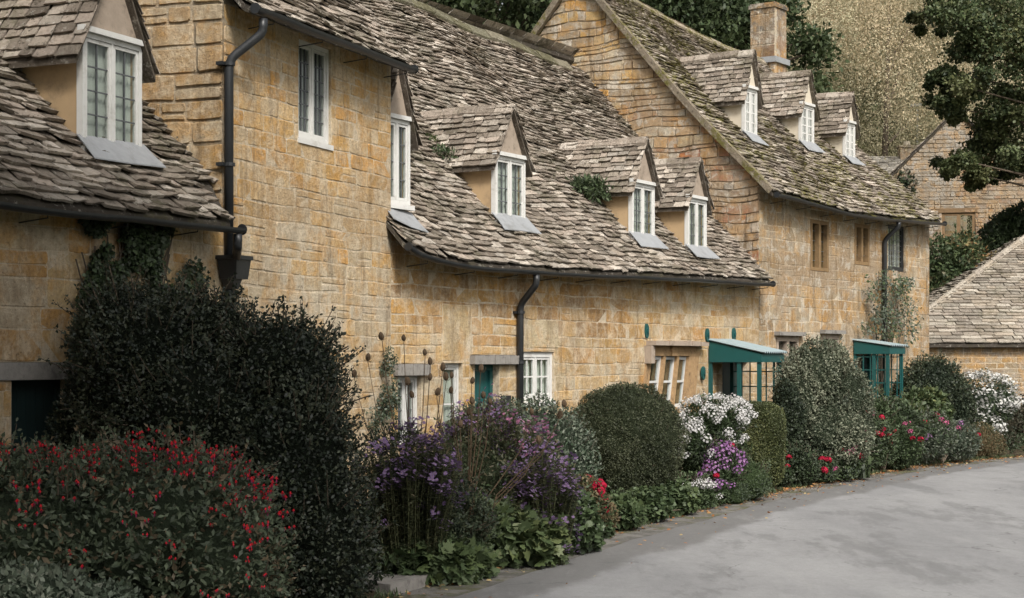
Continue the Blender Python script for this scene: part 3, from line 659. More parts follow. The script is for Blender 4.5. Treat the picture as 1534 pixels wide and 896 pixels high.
for i in range(3):
    x_ = o5[0] + .062 + cellw * i + .05 * i - (.02 if i == 2 else 0); fr_ = MB(); A, B = x_ + .005, x_ + cellw - .0
    for p, q, r1, s1 in ((A, A + .045, z0, z1 - .01), (B - .045, B, z0, z1 - .01), (A + .045, B - .045, z1 - .06, z1 - .01), (A + .045, B - .045, z0, z0 + .05), (A + .045, B - .045, (z0 + z1) / 2 - .018, (z0 + z1) / 2 + .018)): fr_.box(p, q, .03, .08, r1, s1, None, lean)
    fr_.build('casement', M['offwhite'], w5); gg = MB(); gg.box(A + .04, B - .04, .055, .06, z0 + .03, z1 - .04, None, lean); gg.build('pane', M['glass'], w5)
# porch doorway (dark oak door) and porch
d_ = MB()
for i in range(5): a = oP[0] + (oP[1] - oP[0]) * i / 5; d_.box(a + .003, a + (oP[1] - oP[0]) / 5 - .003, .18, .22, .02, oP[3] - .01)
d_.build('door', M['darkteal'], hC.root)['label'] = 'dark boarded door inside the teal porch'
def porch(h, pxl, pxf, pxr, ztopw, ztopf, zbotp, label, lattice_left=False, fascia=True):
    """from wall px pxl, out to px pxf, right end px pxr"""
    u0, _ = h.hit(pxl, 520, 0); lo, hi = .1, 3.0
    for _ in range(40):
        mid = (lo + hi) / 2
        if h.proj(u0, -mid, 2)[0] < pxf: lo = mid
        else: hi = mid
    p = lo; u1 = h.hit(pxr, 520, -p)[0]
    mb = MB(); n = 40   # corrugated sheet: waves run down the slope
    def surf(t, k, dz): u = u0 - .05 + (u1 - u0 + .1) * t; y = .0 - (p + .08) * k; return (u, y, ztopw + (ztopf - ztopw) * k + .018 * math.sin(t * (u1 - u0) * 2 * math.pi / .085) + dz)
    v = [surf(i / (n * 2), k, dz) for dz in (0, -.008) for k in (0, 1) for i in range(n * 2 + 1)]; W = n * 2 + 1
    fs = [(i, i + 1, W + i + 1, W + i) for i in range(W - 1)] + [(2 * W + W + i, 2 * W + W + i + 1, 2 * W + i + 1, 2 * W + i) for i in range(W - 1)] + [(W + i, W + i + 1, 3 * W + i + 1, 3 * W + i) for i in range(W - 1)] + [(0, W, 3 * W, 2 * W), (W - 1, 3 * W - 1, 4 * W - 1, 2 * W - 1)]
    pr = MB(); t = .06
    for (a, y) in ((u0, -.06), (u0, -p), (u1 - t, -p), (u1 - t, -.06), (u0, -p * .62)):
        pr.box(a, a + t, y, y + t, 0.05, ztopw + (ztopf - ztopw) * (-y / p) - .05)
    body = pr.build('porch', M['teal'], h.root); body['label'] = label
    mb.add(v, fs); mb.build('canopy', M['tin'], body)
    fa = MB(); zb = ztopf - .17
    for a in (u0 - .022, u1 + .002):
        fa.poly_prism([(a, -.03, ztopw - .03), (a, -p - .01, ztopf - .03), (a, -p - .01, zb), (a, -.03, zb)], (.02, 0, 0))
    fa.box(u0 - .022, u1 + .022, -p - .034, -p - .012, zb, ztopf - .035)
    fa.build('fascia', M['teal'], body)
    lt = MB(); bw = .012
    zz = .5
    while zz < zb:
        lt.box(u1 - .035, u1 - .02, -p + .06, -.06, zz, zz + bw * 1.6)
        lt.box(u0 + .06 + (u1 - u0) * .58, u1 - t, -p + .02, -p + .035, zz, zz + bw * 1.6)
        if lattice_left: lt.box(u0 + .02, u0 + .035, -p + .06, -.06, zz, zz + bw * 2)
        zz += .26
    k = .22
    while k < p - .1:
        lt.box(u1 - .034, u1 - .021, -k, -k + bw * 1.8, .3, zb)
        if lattice_left: lt.box(u0 + .021, u0 + .034, -k, -k + bw * 2, .3, zb)
        k += .15
    xx = u0 + .06 + (u1 - u0) * .58
    while xx < u1 - t: lt.box(xx, xx + bw * 1.8, -p + .021, -p + .034, .3, zb); xx += .17
    lt.build('trellis', M['teal'], body)
    return u0, u1, p
pu0, pu1, pp = porch(hC, 1061, 1139, 1172, 2.36, 2.14, 1.2, 'teal lean-to porch with pale corrugated canopy')
def oval(h, px, py, label=None, y=0.0):
    u, z = h.hit(px, py, y); mb = MB(); n = 18
    for yy0, yy1, sc in ((y - .035, y - .002, 1.0), (y - .055, y - .036, .35)):
        v = [(u + .065 * sc * math.cos(2 * math.pi * k / n), yy, z + .115 * sc * math.sin(2 * math.pi * k / n)) for yy in (yy0, yy1) for k in range(n)]
        mb.add(v, [tuple(range(n)), tuple(range(2 * n - 1, n - 1, -1))] + [(k, (k + 1) % n, n + (k + 1) % n, n + k) for k in range(n)])
    mb.build('tie_plate', M['teal'], h.root)
oval(hC, 967, 496); oval(hC, 1098, 501); oval(hC, 1058, 502); oval(hC, 1052, 559, None, -.03); oval(hC, 1046, 602, None, -.03)
# gutter pipe with offset
pa = hC.hit(797, 415, -.3); pb = hC.hit(779, 470, -.06)
pipe(hC, [(pa[0], -.37, eC(pa[0]) - .1), (pa[0], -.37, pa[1] - .10), (pb[0], -.065, pb[1] + .12), (pb[0], -.065, .05)], .046, [pb[1] + .0, hC.hit(779, 545, -.06)[1]], 'downpipe')
mt = MB(); a_, z_ = hC.hit(755, 598, 0); mt.box(a_ - .09, a_ + .09, -.06, .0, z_ - .12, z_ + .05); mt.build('meter_box', M['iron'], hC.root)
# small ferns etc come later

# ================================================================== THIRD COTTAGE
hD = House('stone_cottage', (4.45, 31.25), 34.1, 8.47, 7.64); LD = 8.47
tag(hD.root, 'mossy-roofed cottage with big gable, three cream dormers and chimney, right end of row', 'cottage', ROW)
eD_ = lerpf([0, 1.0, 3.2, 5.2, 6.5, 8.8], [5.02, 5.0, 4.90, 4.93, 4.98, 5.07])
hD.roof = Roof(eD_, lerpf([0, 3.5, 6.2, 8.8], [9.45, 9.06, 8.86, 8.82]), 3.82, .30, .08, 4.0, .05)
w = MB(); rw = hD.roof
u_a = ow(hD, 1214, 1241, 328, 405); u_b = ow(hD, 1280, 1302, 334, 396); u_c = ow(hD, 1330, 1357, 334, 404)
l_a = ow(hD, 1163, 1196, 505, 560); l_b = ow(hD, 1231, 1256, 502, 550); l_c = ow(hD, 1290, 1322, 532, 700); l_c[2] = -.01
for o in (u_a, u_b, u_c): o[3] = min(o[3], 4.86)
palD = lambda a, b: rnd.choice([(.36, .26, .15), (.38, .31, .21), (.36, .225, .10), (.27, .20, .125), (.38, .33, .25), (.33, .26, .17)])
eDw = lambda a: eD_(a) + .02
wallface(w, lambda a, b, o: (a, -o, b), 0, LD, 0, 5.06, [tuple(q) for q in (u_a, u_b, u_c, l_a, l_b, l_c)], top=eDw, rowh=(.16, .27), w=(.28, .7), pal=palD)
def palG(a, b):
    # a: distance back from the front corner, b: height. reddish band low, ochre above, pale near the top
    t = wob(a, b, 0, 1.6, 3)
    if b > 7.0: S = [(.52, .35, .15), (.50, .43, .31), (.50, .28, .09), (.40, .36, .30), (.58, .52, .43), (.52, .34, .14), (.34, .27, .19)]
    elif b > 6.0: S = [(.42, .34, .22), (.40, .27, .15), (.44, .40, .32), (.36, .21, .12)] + ([(.38, .17, .09)] * 2 if t > 0 else [])
    else: S = [(.33, .15, .085), (.36, .22, .14), (.22, .155, .11), (.42, .36, .29), (.34, .12, .06), (.17, .13, .10), (.40, .26, .14), (.30, .27, .23)]
    return rnd.choice(S)
tG = lambda a: min(rw.z(0, a) - .05, rw.z(0, 7.64 - a) - .05)
wallface(w, lambda a, b, o: (-o, a, b), 0, 7.64, 0, 4.9, rowh=(.08, .22), w=(.14, .5), pal=palG, thick=.34, relief=.02, wv=.05)
wallface(w, lambda a, b, o: (-o, a, b), 0, 7.64, 4.902, 9.5, top=tG, rowh=(.07, .21), w=(.14, .62), pal=palG, thick=.34, relief=.026, gap=.006, wv=.055)
wallface(w, lambda a, b, o: (LD + o, a, b), 0, 7.64, 0, 9.5, top=lambda a: min(rw.z(LD, a), rw.z(LD, 7.64 - a)) - .05, rowh=(.2, .3), w=(.3, .6), pal=palD, thick=.34)
w.box(.35, LD - .35, 7.3, 7.64, 0, 4.9, (.45, .40, .30)); w.build('wall', M['stone_gable'], hD.root)
r_ = MB(); D0 = lambda v: -.10; D1 = lambda v: LD + (-.12 if v < .07 else .04)
slates(r_, rw.P, 6.1, D0, D1, .12, .07, w=(.14, .34), thick=(.016, .034), rough=1.2); deck(r_, rw.P, D0, D1, nu=20)
bk = lambda u, v: Vector((u, 7.94 - v * 4.12, rw.z(u, -.3 + v * 4.12))); slates(r_, bk, 6.1, D0, D1, .2, .16, w=(.3, .6)); deck(r_, bk, D0, D1)
r_.build('roof', M['slate_moss'], hD.root)
rc = MB(); ridge_caps(rc, [(u_, 3.82, rw.rz(u_) + .08) for u_ in np.arange(-.1, 8.7, .6)], .15, .09, .5, [(.30, .26, .2), (.33, .28, .21)])
for sgn in (0, 1):
    pts = []
    for k in range(13):
        y = -.32 + 4.14 * k / 12; z = rw.z(0, y); yy = y if sgn == 0 else 7.64 - y; pts.append((-.10, yy, z + .05))
    rc.sweep(pts, [(-.04, -.10), (.05, -.10), (.055, .02), (-.045, .015)], (.24, .20, .15))
rc.build('coping', M['slate_moss'], hD.root)
gutter(hD, [-.05] + [.4 + .5 * i for i in range(15)] + [LD - .05], eD_, -.37)
dT = [dormer(hD, 1114, 204, 131, 1132, .66, M['render_cream'], M['render_cream'], 2, 2, 4, False),
      dormer(hD, 1199, 218, 156, 1217.5, .66, M['render_cream'], M['render_cream'], 2, 2, 4, False),
      dormer(hD, 1265, 240, 183, 1279, .60, M['render_cream'], M['render_cream'], 2, 2, 4, False)]
# mullioned windows
M['brown_stone'] = plain('brown_stained_stone', (.22, .145, .075), .95, .1, .35, 12, 0, .7, (.09, .06, .04), .7)
def mullion_window(h, o, lab, fm=M['brown_stone']):
    mb = MB(); u0, u1, z0, z1 = o; t = .075
    for a, b_, c, d in ((u0 + .003, u0 + t, z0, z1), (u1 - t, u1 - .003, z0, z1), (u0 + t, u1 - t, z1 - t, z1 - .003), (u0 + t, u1 - t, z0 + .003, z0 + .07), ((u0 + u1) / 2 - .05, (u0 + u1) / 2 + .05, z0 + .07, z1 - t)): mb.box(a, b_, -.012, .17, c, d)
    w_ = mb.build('window', fm, h.root); w_['label'] = lab
    g = MB(); g.box(u0 + t, u1 - t, .075, .08, z0 + .07, z1 - t); g.build('pane', M['glass'], w_)
    lc = MB(); zz = z0 + .2
    while zz < z1 - t: lc.box(u0 + t, u1 - t, .07, .085, zz, zz + .01); zz += .19
    lc.build('lead_came', M['dark_leading'], w_)
mullion_window(hD, u_a, 'stone mullioned upper window nearest the gable'); mullion_window(hD, u_b, 'small stone mullioned upper window')
w3 = window(hD.root, u_c[0] + .004, u_c[1] - .004, u_c[2], u_c[3] - .004, .05, M['iron'], 1, 4, 7); w3['label'] = 'dark leaded window beside the downpipe'
for o in (l_a, l_b):
    mullion_window(hD, o, 'low dark window under a dripstone', M['render_grey']); s_ = MB(); s_.box(o[0] - .1, o[1] + .1, -.12, .0, o[3] + .03, o[3] + .10); s_.build('dripstone', M['lintel'], hD.root)
d_ = MB()
for i in range(5): a = l_c[0] + (l_c[1] - l_c[0]) * i / 5; d_.box(a + .003, a + (l_c[1] - l_c[0]) / 5 - .003, .16, .20, .02, l_c[3] - .01)
d_.build('door', M['darkteal'], hD.root)
porch(hD, 1278, 1331, 1353, 2.42, 2.30, 1.0, 'teal trellis porch with corrugated canopy', True)
dp = hD.hit(1325, 350, -.06); pipe(hD, [(dp[0], -.37, 4.85), (dp[0], -.37, 4.76), (dp[0], -.065, 4.5), (dp[0], -.065, .05)], .048, [3.6, 2.4])
# chimney
bx = None
for t_ in np.arange(7.0, 9.2, .02):
    if hD.proj(t_, 3.82, 9.0)[0] >= 1192: bx = t_; break
bx = min(bx or 8.3, 8.3); ytop = 2 + (HZ - 8) / F * (hD.O + hD.d * bx + hD.b * 3.82).y
c_ = MB(); wallface(c_, lambda a, b, o: (bx - .31 - o, a, b), 3.50, 4.12, 8.3, ytop - .12, rowh=(.28, .4), w=(.35, .62), pal=lambda a, b: rnd.choice([(.22, .14, .09), (.19, .125, .08), (.21, .155, .11)] if b < ytop - .75 else [(.15, .13, .11), (.125, .11, .095)]), thick=.1, gap=.004, relief=.008)
c_.box(bx - .30, bx + .31, 3.502, 4.118, 8.2, ytop - .75, (.28, .19, .125)); c_.box(bx - .30, bx + .31, 3.502, 4.118, ytop - .748, ytop - .12, (.21, .18, .15))
c_.box(bx - .345, bx + .345, 3.465, 4.155, ytop - .12, ytop - .04, (.10, .095, .085)); c_.box(bx - .32, bx + .32, 3.49, 4.13, ytop - .038, ytop, (.13, .12, .11))
ch = c_.build('chimney', M['stone_gable'], hD.root)
for k in (0,): 
    f_ = MB(); f_.box(bx - .38, bx + .38, 3.44, 4.2, 8.85, 8.98); f_.build('lead_flashing', M['lead'], ch)

# ================================================================== BARN with hipped roof (right)
hE = House('stone_barn', (9.16, 42.0), 90, 14.0, 10.0)
tag(hE.root, 'low stone barn with hipped stone-slate roof at the right edge behind the white phlox', 'barn')
w = MB(); palE = lambda a, b: rnd.choice([(.30, .23, .14), (.27, .19, .10), (.33, .26, .17), (.24, .18, .12), (.34, .22, .10)])
wallface(w, lambda a, b, o: (a, -o, b), 0, 14, 0, 2.42, rowh=(.09, .16), w=(.16, .4), pal=palE, gap=.005)
wallface(w, lambda a, b, o: (-o, a, b), .36, 10, 0, 2.42, rowh=(.09, .16), w=(.16, .4), pal=palE)
w.box(.35, 14, 9.65, 10, 0, 2.42, (.3, .25, .2)); w.build('wall', M['stone_far'], hE.root)
r_ = MB(); rp = lambda u, v: Vector((u, -.2 + 5.2 * v, 2.40 + 3.12 * v)); PB = [(.36, .32, .265), (.40, .36, .30), (.30, .26, .215), (.34, .29, .23)]
e0_ = lambda v: -.2 + 5.2 * v; slates(r_, rp, 6.06, e0_, lambda v: 14, .17, .12, w=(.22, .5), thick=(.02, .035), pal=PB); deck(r_, rp, e0_, lambda v: 14)
lp = lambda u, v: Vector((-.2 + 5.2 * v, u, 2.40 + 3.12 * v)); slates(r_, lp, 6.06, e0_, lambda v: 10.2 - 5.2 * v, .17, .12, w=(.22, .5), pal=PB); deck(r_, lp, e0_, lambda v: 10.2 - 5.2 * v)
bk = lambda u, v: Vector((u, 10.2 - 5.2 * v, 2.40 + 3.12 * v)); deck(r_, bk, e0_, lambda v: 14)
ridge_caps(r_, [(-.2 + 5.2 * k / 8, -.2 + 5.2 * k / 8, 2.46 + 3.12 * k / 8) for k in range(9)], .12, .05, .5, PB); ridge_caps(r_, [(5, 5, 5.59), (14, 5, 5.59)], .15, .08, .5, PB)
r_.build('roof', M['slate_d'], hE.root)

# ================================================================== FAR HOUSE with gable
hF = House('stone_house', ((1252 - CX) / F * 60, 60.0), 103, 8.1, 9.0)
tag(hF.root, 'grey-brown gabled stone house behind the trees with a two-light wooden window', 'house')
zap = 2 + (HZ - 173) / F * 60; ztF = lambda a: zap - 1.0 * abs(a - 4.05)
wo = [hF.hit(1411, 320)[0], hF.hit(1461, 320)[0], hF.hit(1411, 356)[1], hF.hit(1411, 319)[1]]
palF = lambda a, b: rnd.choice([(.31, .285, .245), (.35, .325, .285), (.27, .245, .205), (.30, .26, .21)] if a < 4.2 + .5 * wob(b, a) and b > 6 - .2 * a else [(.33, .24, .15), (.30, .19, .12), (.35, .28, .20), (.27, .19, .13)])
w = MB(); wallface(w, lambda a, b, o: (a, -o, b), 0, 8.1, 0, zap, [tuple(wo)], top=ztF, rowh=(.10, .17), w=(.16, .42), pal=palF, gap=.005, relief=.03)
# lower wing continuing right
wallface(w, lambda a, b, o: (a, -o + .3, b), 8.102, 15, 0, 8.2, rowh=(.10, .17), w=(.16, .42), pal=lambda a, b: rnd.choice([(.30, .18, .10), (.27, .15, .08), (.32, .24, .16)]), gap=.005, relief=.03)
w.box(0, .3, .36, 9, 0, 5.7, (.3, .25, .2)); w.box(7.7, 8.1, .7, 9, 0, 5.7, (.3, .25, .2)); w.box(.3, 7.7, 8.7, 9, 0, 5.7, (.3, .25, .2))
w.build('wall', M['stone_far'], hF.root)
fw2 = MB(); a, b_, c, d = wo; t = .10
fw2.box(a - .12, b_ + .12, -.035, .02, d + .002, d + .15)
for q in ((a + .002, a + t, c, d), (b_ - t, b_ - .002, c, d), (a + t, b_ - t, d - t, d - .002), (a + t, b_ - t, c, c + t), ((a + b_) / 2 - .06, (a + b_) / 2 + .06, c + t, d - t)): fw2.box(q[0], q[1], .02, .12, q[2], q[3])
w_ = fw2.build('window', M['oak'], hF.root); g = MB(); g.box(a + t, b_ - t, .08, .085, c + t, d - t); g.build('pane', M['glass'], w_)
r_ = MB()
for sgn in (-1, 1):
    P_ = lambda y, v, sgn=sgn: Vector((4.05 + sgn * 4.3 * (1 - v), y, zap - 4.3 + .08 + 4.3 * v)); slates(r_, P_, 6.1, lambda v: -.15, lambda v: 9.1, .2, .14, w=(.25, .5)); deck(r_, P_, lambda v: -.1, lambda v: 9.1)
P_ = lambda u, v: Vector((u, 3.8 * v + .0, 8.1 + 3.0 * v)); slates(r_, P_, 4.8, lambda v: 8.0, lambda v: 15.1, .2, .14, w=(.25, .5)); deck(r_, P_, lambda v: 8.0, lambda v: 15.1)
r_.build('roof', M['slate_d'], hF.root)
# outbuilding with pale roof and small chimney between
hG = House('outbuilding', ((1300 - CX) / F * 70, 70.0), 90, 4.0, 5.0)
tag(hG.root, 'small outbuilding with pale roof and stub chimney left of the gabled house', 'outbuilding')
zr = 2 + (HZ - 236) / F * 72.5; w = MB(); w.box(0, 4, 0, 5, 0, zr - 1.6, (.35, .3, .22)); w.build('wall', M['stone_far'], hG.root)
r_ = MB(); P_ = lambda u, v: Vector((u, -.2 + 2.7 * v, zr - 1.7 + 1.7 * v)); slates(r_, P_, 3.2, lambda v: -.1, lambda v: 4.1, .16, .12, w=(.2, .4), pal=[(.42, .39, .34), (.46, .43, .38)]); deck(r_, P_, lambda v: -.1, lambda v: 4.1)
P_ = lambda u, v: Vector((u, 5.2 - 2.7 * v, zr - 1.7 + 1.7 * v)); deck(r_, P_, lambda v: -.1, lambda v: 4.1); r_.build('roof', M['slate_d'], hG.root)
cu = hG.hit(1358, 240, 2.5)[0]; zt = 2 + (HZ - 222) / F * 72.5; c_ = MB(); c_.box(cu - .32, cu + .32, 2.2, 2.8, zr - .6, zt, (.33, .28, .22)); c_.box(cu - .38, cu + .38, 2.14, 2.86, zt, zt + .08, (.3, .27, .22))
c_.build('chimney', M['stone_far'], hG.root); c_ = MB(); c_.tube([(cu, 2.5, zt + .08), (cu, 2.5, zt + .28)], .16, 10, (.4, .38, .34)); c_.build('chimney_pot', M['render_cream'], hG.root)
# street lamp far
lx = (1374 - CX) / F * 76; ly = 76.0; lt_ = empty('street_lamp', (lx, ly, hillz(lx, ly))); tag(lt_, 'thin grey street lamp rising behind the gabled house', 'street lamp')
zz = 2 + (HZ - 160) / F * 76 - hillz(lx, ly); p_ = MB(); p_.tube([(0, 0, -.2), (0, 0, zz * .5), (0, 0, zz)], lambda i: [.08, .06, .045][i], 8); p_.build('post', M['lead'], lt_); p_ = MB(); p_.box(-.3, .22, -.12, .12, zz, zz + .12); p_.build('lamp_head', M['lead'], lt_)
# doorstep slab by the road
p = [(-1.02, 14.55), (-.52, 15.75), (-.95, 16.1), (-1.55, 15.0)]
mb = MB(); mb.poly_prism([(x_, y_, .02) for x_, y_ in p], (0, 0, .10)); mb.poly_prism([(x_ - .95, y_ + .28, .02) for x_, y_ in p], (0, 0, .095)); tag(mb.build('stone_slab', M['lintel']), 'worn flat stone slab at the kerb between the holly and the cranesbill', 'slab')
# ------------------------------------------------------------------ foliage generators (every leaf is its own small blade)
SH = {'diamond': np.array([(0, 0, 0), (.5, .45, .10), (0, 1, 0), (-.5, .45, .10)], float),
      'oval': np.array([(0, 0, 0), (.42, .25, .08), (.45, .62, .08), (0, 1, -.05), (-.45, .62, .08), (-.42, .25, .08)], float),
      'lobed': np.array([(0, 0, 0), (.35, .02, .05), (.55, .35, .12), (.32, .48, .04), (.45, .80, .10), (.14, .72, 0), (0, 1.05, -.08), (-.14, .72, 0), (-.45, .80, .10), (-.32, .48, .04), (-.55, .35, .12), (-.35, .02, .05)], float),
      'blade': np.array([(-.5, 0, 0), (.5, 0, 0), (.35, .6, .04), (0, 1, -.12), (-.35, .6, .04)], float)}
def unit(a): return a / np.maximum(np.linalg.norm(a, axis=1, keepdims=True), 1e-9)
def leaf_mesh(name, P, D, N, L, W, C, mat, parent=None, shape='diamond'):
    T = SH[shape]; k = len(T); n = len(P)
    D = unit(D); S = unit(np.cross(D, N)); N = unit(np.cross(S, D))
    V = P[:, None, :] + S[:, None, :] * (T[None, :, 0, None] * W[:, None, None]) + D[:, None, :] * (T[None, :, 1, None] * L[:, None, None]) + N[:, None, :] * (T[None, :, 2, None] * L[:, None, None])
    V = V.reshape(-1, 3).astype(np.float32)
    me = bpy.data.meshes.new(name); me.vertices.add(n * k); me.vertices.foreach_set('co', V.ravel())
    me.loops.add(n * k); me.loops.foreach_set('vertex_index', np.arange(n * k, dtype=np.int32))
    me.polygons.add(n); me.polygons.foreach_set('loop_start', np.arange(0, n * k, k, dtype=np.int32)); me.polygons.foreach_set('loop_total', np.full(n, k, np.int32))
    a = me.attributes.new('col', 'FLOAT_COLOR', 'POINT'); cc = np.ones((n * k, 4), np.float32); cc[:, :3] = np.repeat(C, k, axis=0); a.data.foreach_set('color', cc.ravel())
    me.update(calc_edges=True); me.materials.append(mat)
    return link(bpy.data.objects.new(name, me), parent)
def vnoise(P, k, seed=0.0):
    x, y, z = P[:, 0] * k, P[:, 1] * k, P[:, 2] * k
    return (np.sin(1.7 * x + .9 * y + 1.3 * z + seed) + np.sin(-1.1 * x + 2.1 * y + .7 * z + 2.1 + seed * 1.7) + np.sin(2.9 * x - .8 * y - 1.9 * z + 4.2 + seed * .6) * .7 + np.sin(5.3 * x + 4.1 * y - 3.7 * z + seed) * .4) / 3.1
def shell(lobes, n, rough=.12, freq=3.0, depth=.10, inner=.2, power=2.0, seed=1.0, zmin=.02):
    """points and outward normals over a union of ellipsoids (cx,cy,cz,rx,ry,rz)"""
    A = np.array([l[3] * l[4] + l[4] * l[5] + l[3] * l[5] for l in lobes]); cnt = (A / A.sum() * n).astype(int); Ps = []; Ns = []; Is = []
    for li, (l, m_) in enumerate(zip(lobes, cnt)):
        c = np.array(l[:3]); r = np.array(l[3:6]); d = unit(NR.normal(size=(m_, 3)))
        if power != 2.0: d = d / (np.sum(np.abs(d) ** power, axis=1, keepdims=True) ** (1 / power))
        rad = 1 + rough * vnoise(d * r + c, freq, seed + li) + rough * .6 * vnoise(d * r + c, freq * 2.7, seed + li + 5)
        inn = NR.random(m_) < inner; dep = np.where(inn, NR.uniform(.12, .5, m_), np.abs(NR.normal(0, depth, m_)) - depth * .35)
        p = c + d * r * (rad * (1 - dep))[:, None]; keep = p[:, 2] > zmin
        for lj, q in enumerate(lobes):
            if lj == li: continue
            keep &= (np.sum(((p - np.array(q[:3])) / np.array(q[3:6])) ** 2, axis=1) > .72) | inn
        nn = unit(d / r); Ps.append(p[keep]); Ns.append(nn[keep]); Is.append(inn[keep])
    return np.concatenate(Ps), np.concatenate(Ns), np.concatenate(Is)
def tint(P, pal, seed=0.0, var=.18, k=2.2):
    pal = np.array(pal, float); t = vnoise(P, k, seed) * .9 + NR.normal(0, .55, len(P)); idx = np.clip(((t + 1.2) / 2.4 * len(pal)).astype(int), 0, len(pal) - 1)
    return pal[idx] * (1 + NR.uniform(-var, var, (len(P), 1)))
def foliage(parent, lobes, n, L, pal, W=.55, rough=.12, freq=3.0, depth=.10, inner=.2, power=2.0, seed=1.0, mat='leaf', shape='diamond', up=.3, flat=.5, name='foliage', k=2.2, innersc=1.5, droop=0.0):
    P, N, I = shell(lobes, n, rough, freq, depth, inner, power, seed); m_ = len(P)
    D = unit(NR.normal(size=(m_, 3)) * .8 + N * .45 + np.array([0, 0, up - droop])); NN = unit(N * (1 - flat) + NR.normal(size=(m_, 3)) * .45 + np.array([0, 0, flat]))
    ll = L * NR.uniform(.65, 1.3, m_) * np.where(I, innersc, 1.0)
    return leaf_mesh(name, P, D, NN, ll, ll * W, tint(P, pal, seed, k=k), M[mat], parent, shape)
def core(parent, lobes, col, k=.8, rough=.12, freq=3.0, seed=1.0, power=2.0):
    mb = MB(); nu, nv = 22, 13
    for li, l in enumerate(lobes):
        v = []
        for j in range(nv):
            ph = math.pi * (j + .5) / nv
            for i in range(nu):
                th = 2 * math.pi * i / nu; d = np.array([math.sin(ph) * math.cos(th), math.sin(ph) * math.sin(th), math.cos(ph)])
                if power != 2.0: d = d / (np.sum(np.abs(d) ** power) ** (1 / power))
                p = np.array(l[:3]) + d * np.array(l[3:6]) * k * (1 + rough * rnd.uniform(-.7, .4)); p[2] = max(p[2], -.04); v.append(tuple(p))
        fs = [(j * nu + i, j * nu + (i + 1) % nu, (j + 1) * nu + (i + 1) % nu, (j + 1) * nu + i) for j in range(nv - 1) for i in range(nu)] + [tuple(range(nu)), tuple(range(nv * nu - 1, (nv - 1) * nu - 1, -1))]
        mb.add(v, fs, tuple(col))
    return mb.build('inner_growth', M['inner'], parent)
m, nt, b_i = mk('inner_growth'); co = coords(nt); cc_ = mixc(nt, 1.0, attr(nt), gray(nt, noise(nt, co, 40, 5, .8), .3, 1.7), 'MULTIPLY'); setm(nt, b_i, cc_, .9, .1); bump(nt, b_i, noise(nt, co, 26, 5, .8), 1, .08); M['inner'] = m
def wood(parent, base, lobes, mat='bark', r=.02, name='stem', n=6):
    mb = MB()
    for l in lobes:
        for _ in range(max(2, n // len(lobes))):
            e = [l[i] + rnd.uniform(-.55, .55) * l[i + 3] for i in range(3)]; b_ = [base[0] + rnd.uniform(-.15, .15) * l[3], base[1] + rnd.uniform(-.15, .15) * l[4], base[2]]
            mid = [(b_[i] + e[i]) / 2 + rnd.uniform(-.06, .06) for i in range(3)]; mid[2] += .05
            mb.tube([b_, mid, e], lambda i: r * (1, .7, .35)[i], 5)
    return mb.build(name, M[mat], parent)
def bpx(px, Y): return (px - CX) / F * Y
def zpx(py, Y): return EYE + (HZ - py) / F * Y
def outer_shoots(root, LL, n, ln, L, pal, mat='gloss_leaf', nl=16):
    mb = MB(); P_ = []; D_ = []; W_ = [l[3] * l[5] for l in LL]; k = 0; tr_ = 0
    while k < n and tr_ < n * 30:
        tr_ += 1; l = rnd.choices(LL, W_)[0]; d = Vector((rnd.gauss(0, 1), rnd.gauss(0, .7), rnd.gauss(.35, 1))).normalized()
        p = [l[i] + d[i] * l[i + 3] for i in range(3)]
        if p[2] < .3 or d.y > .5 or any(sum(((p[i] - q[i]) / q[i + 3]) ** 2 for i in range(3)) < 1.0 for q in LL if q is not l): continue
        q = Vector((d.x + rnd.uniform(-.4, .4), d.y, d.z * .7 + rnd.uniform(.1, .9))).normalized() * ln * rnd.uniform(.4, 1.2); a = Vector(p) - q * .4; e = Vector(p) + q
        mb.tube([a, (a + e) / 2 + Vector((0, 0, -.01)), e], lambda i: (.005, .004, .002)[i], 4); k += 1
        for j in range(nl): t = rnd.uniform(.15, 1.05); c_ = a + (e - a) * t; P_.append([c_[i] + rnd.gauss(0, .008) for i in range(3)]); D_.append([q.normalized()[i] * .7 + rnd.gauss(0, .7) for i in range(3)])
    P_ = np.array(P_); m_ = len(P_); ll = L * NR.uniform(.6, 1.2, m_); leaf_mesh('outer_foliage', P_, np.array(D_), NR.normal(0, .6, (m_, 3)) + np.array([0, -.3, .8]), ll, ll * .55, tint(P_, pal, 2), M[mat], root); mb.build('twig', M['bark'], root)
SHOOTY = {'fuchsia_bush': (110, .16, .04), 'variegated_shrub': (60, .12, .04), 'variegated_bush': (110, .16, .042), 'dark_round_bush': (60, .2, .05), 'domed_bush': (70, .05, .022), 'box_hedge': (50, .05, .024), 'climbing_hydrangea': (50, .3, .06), 'leafy_mound': (40, .16, .045), 'dahlia_mound': (34, .14, .045), 'phlox_clump': (30, .14, .045), 'soft_shrub': (30, .1, .03), 'tall_shrub': (80, .5, .11)}
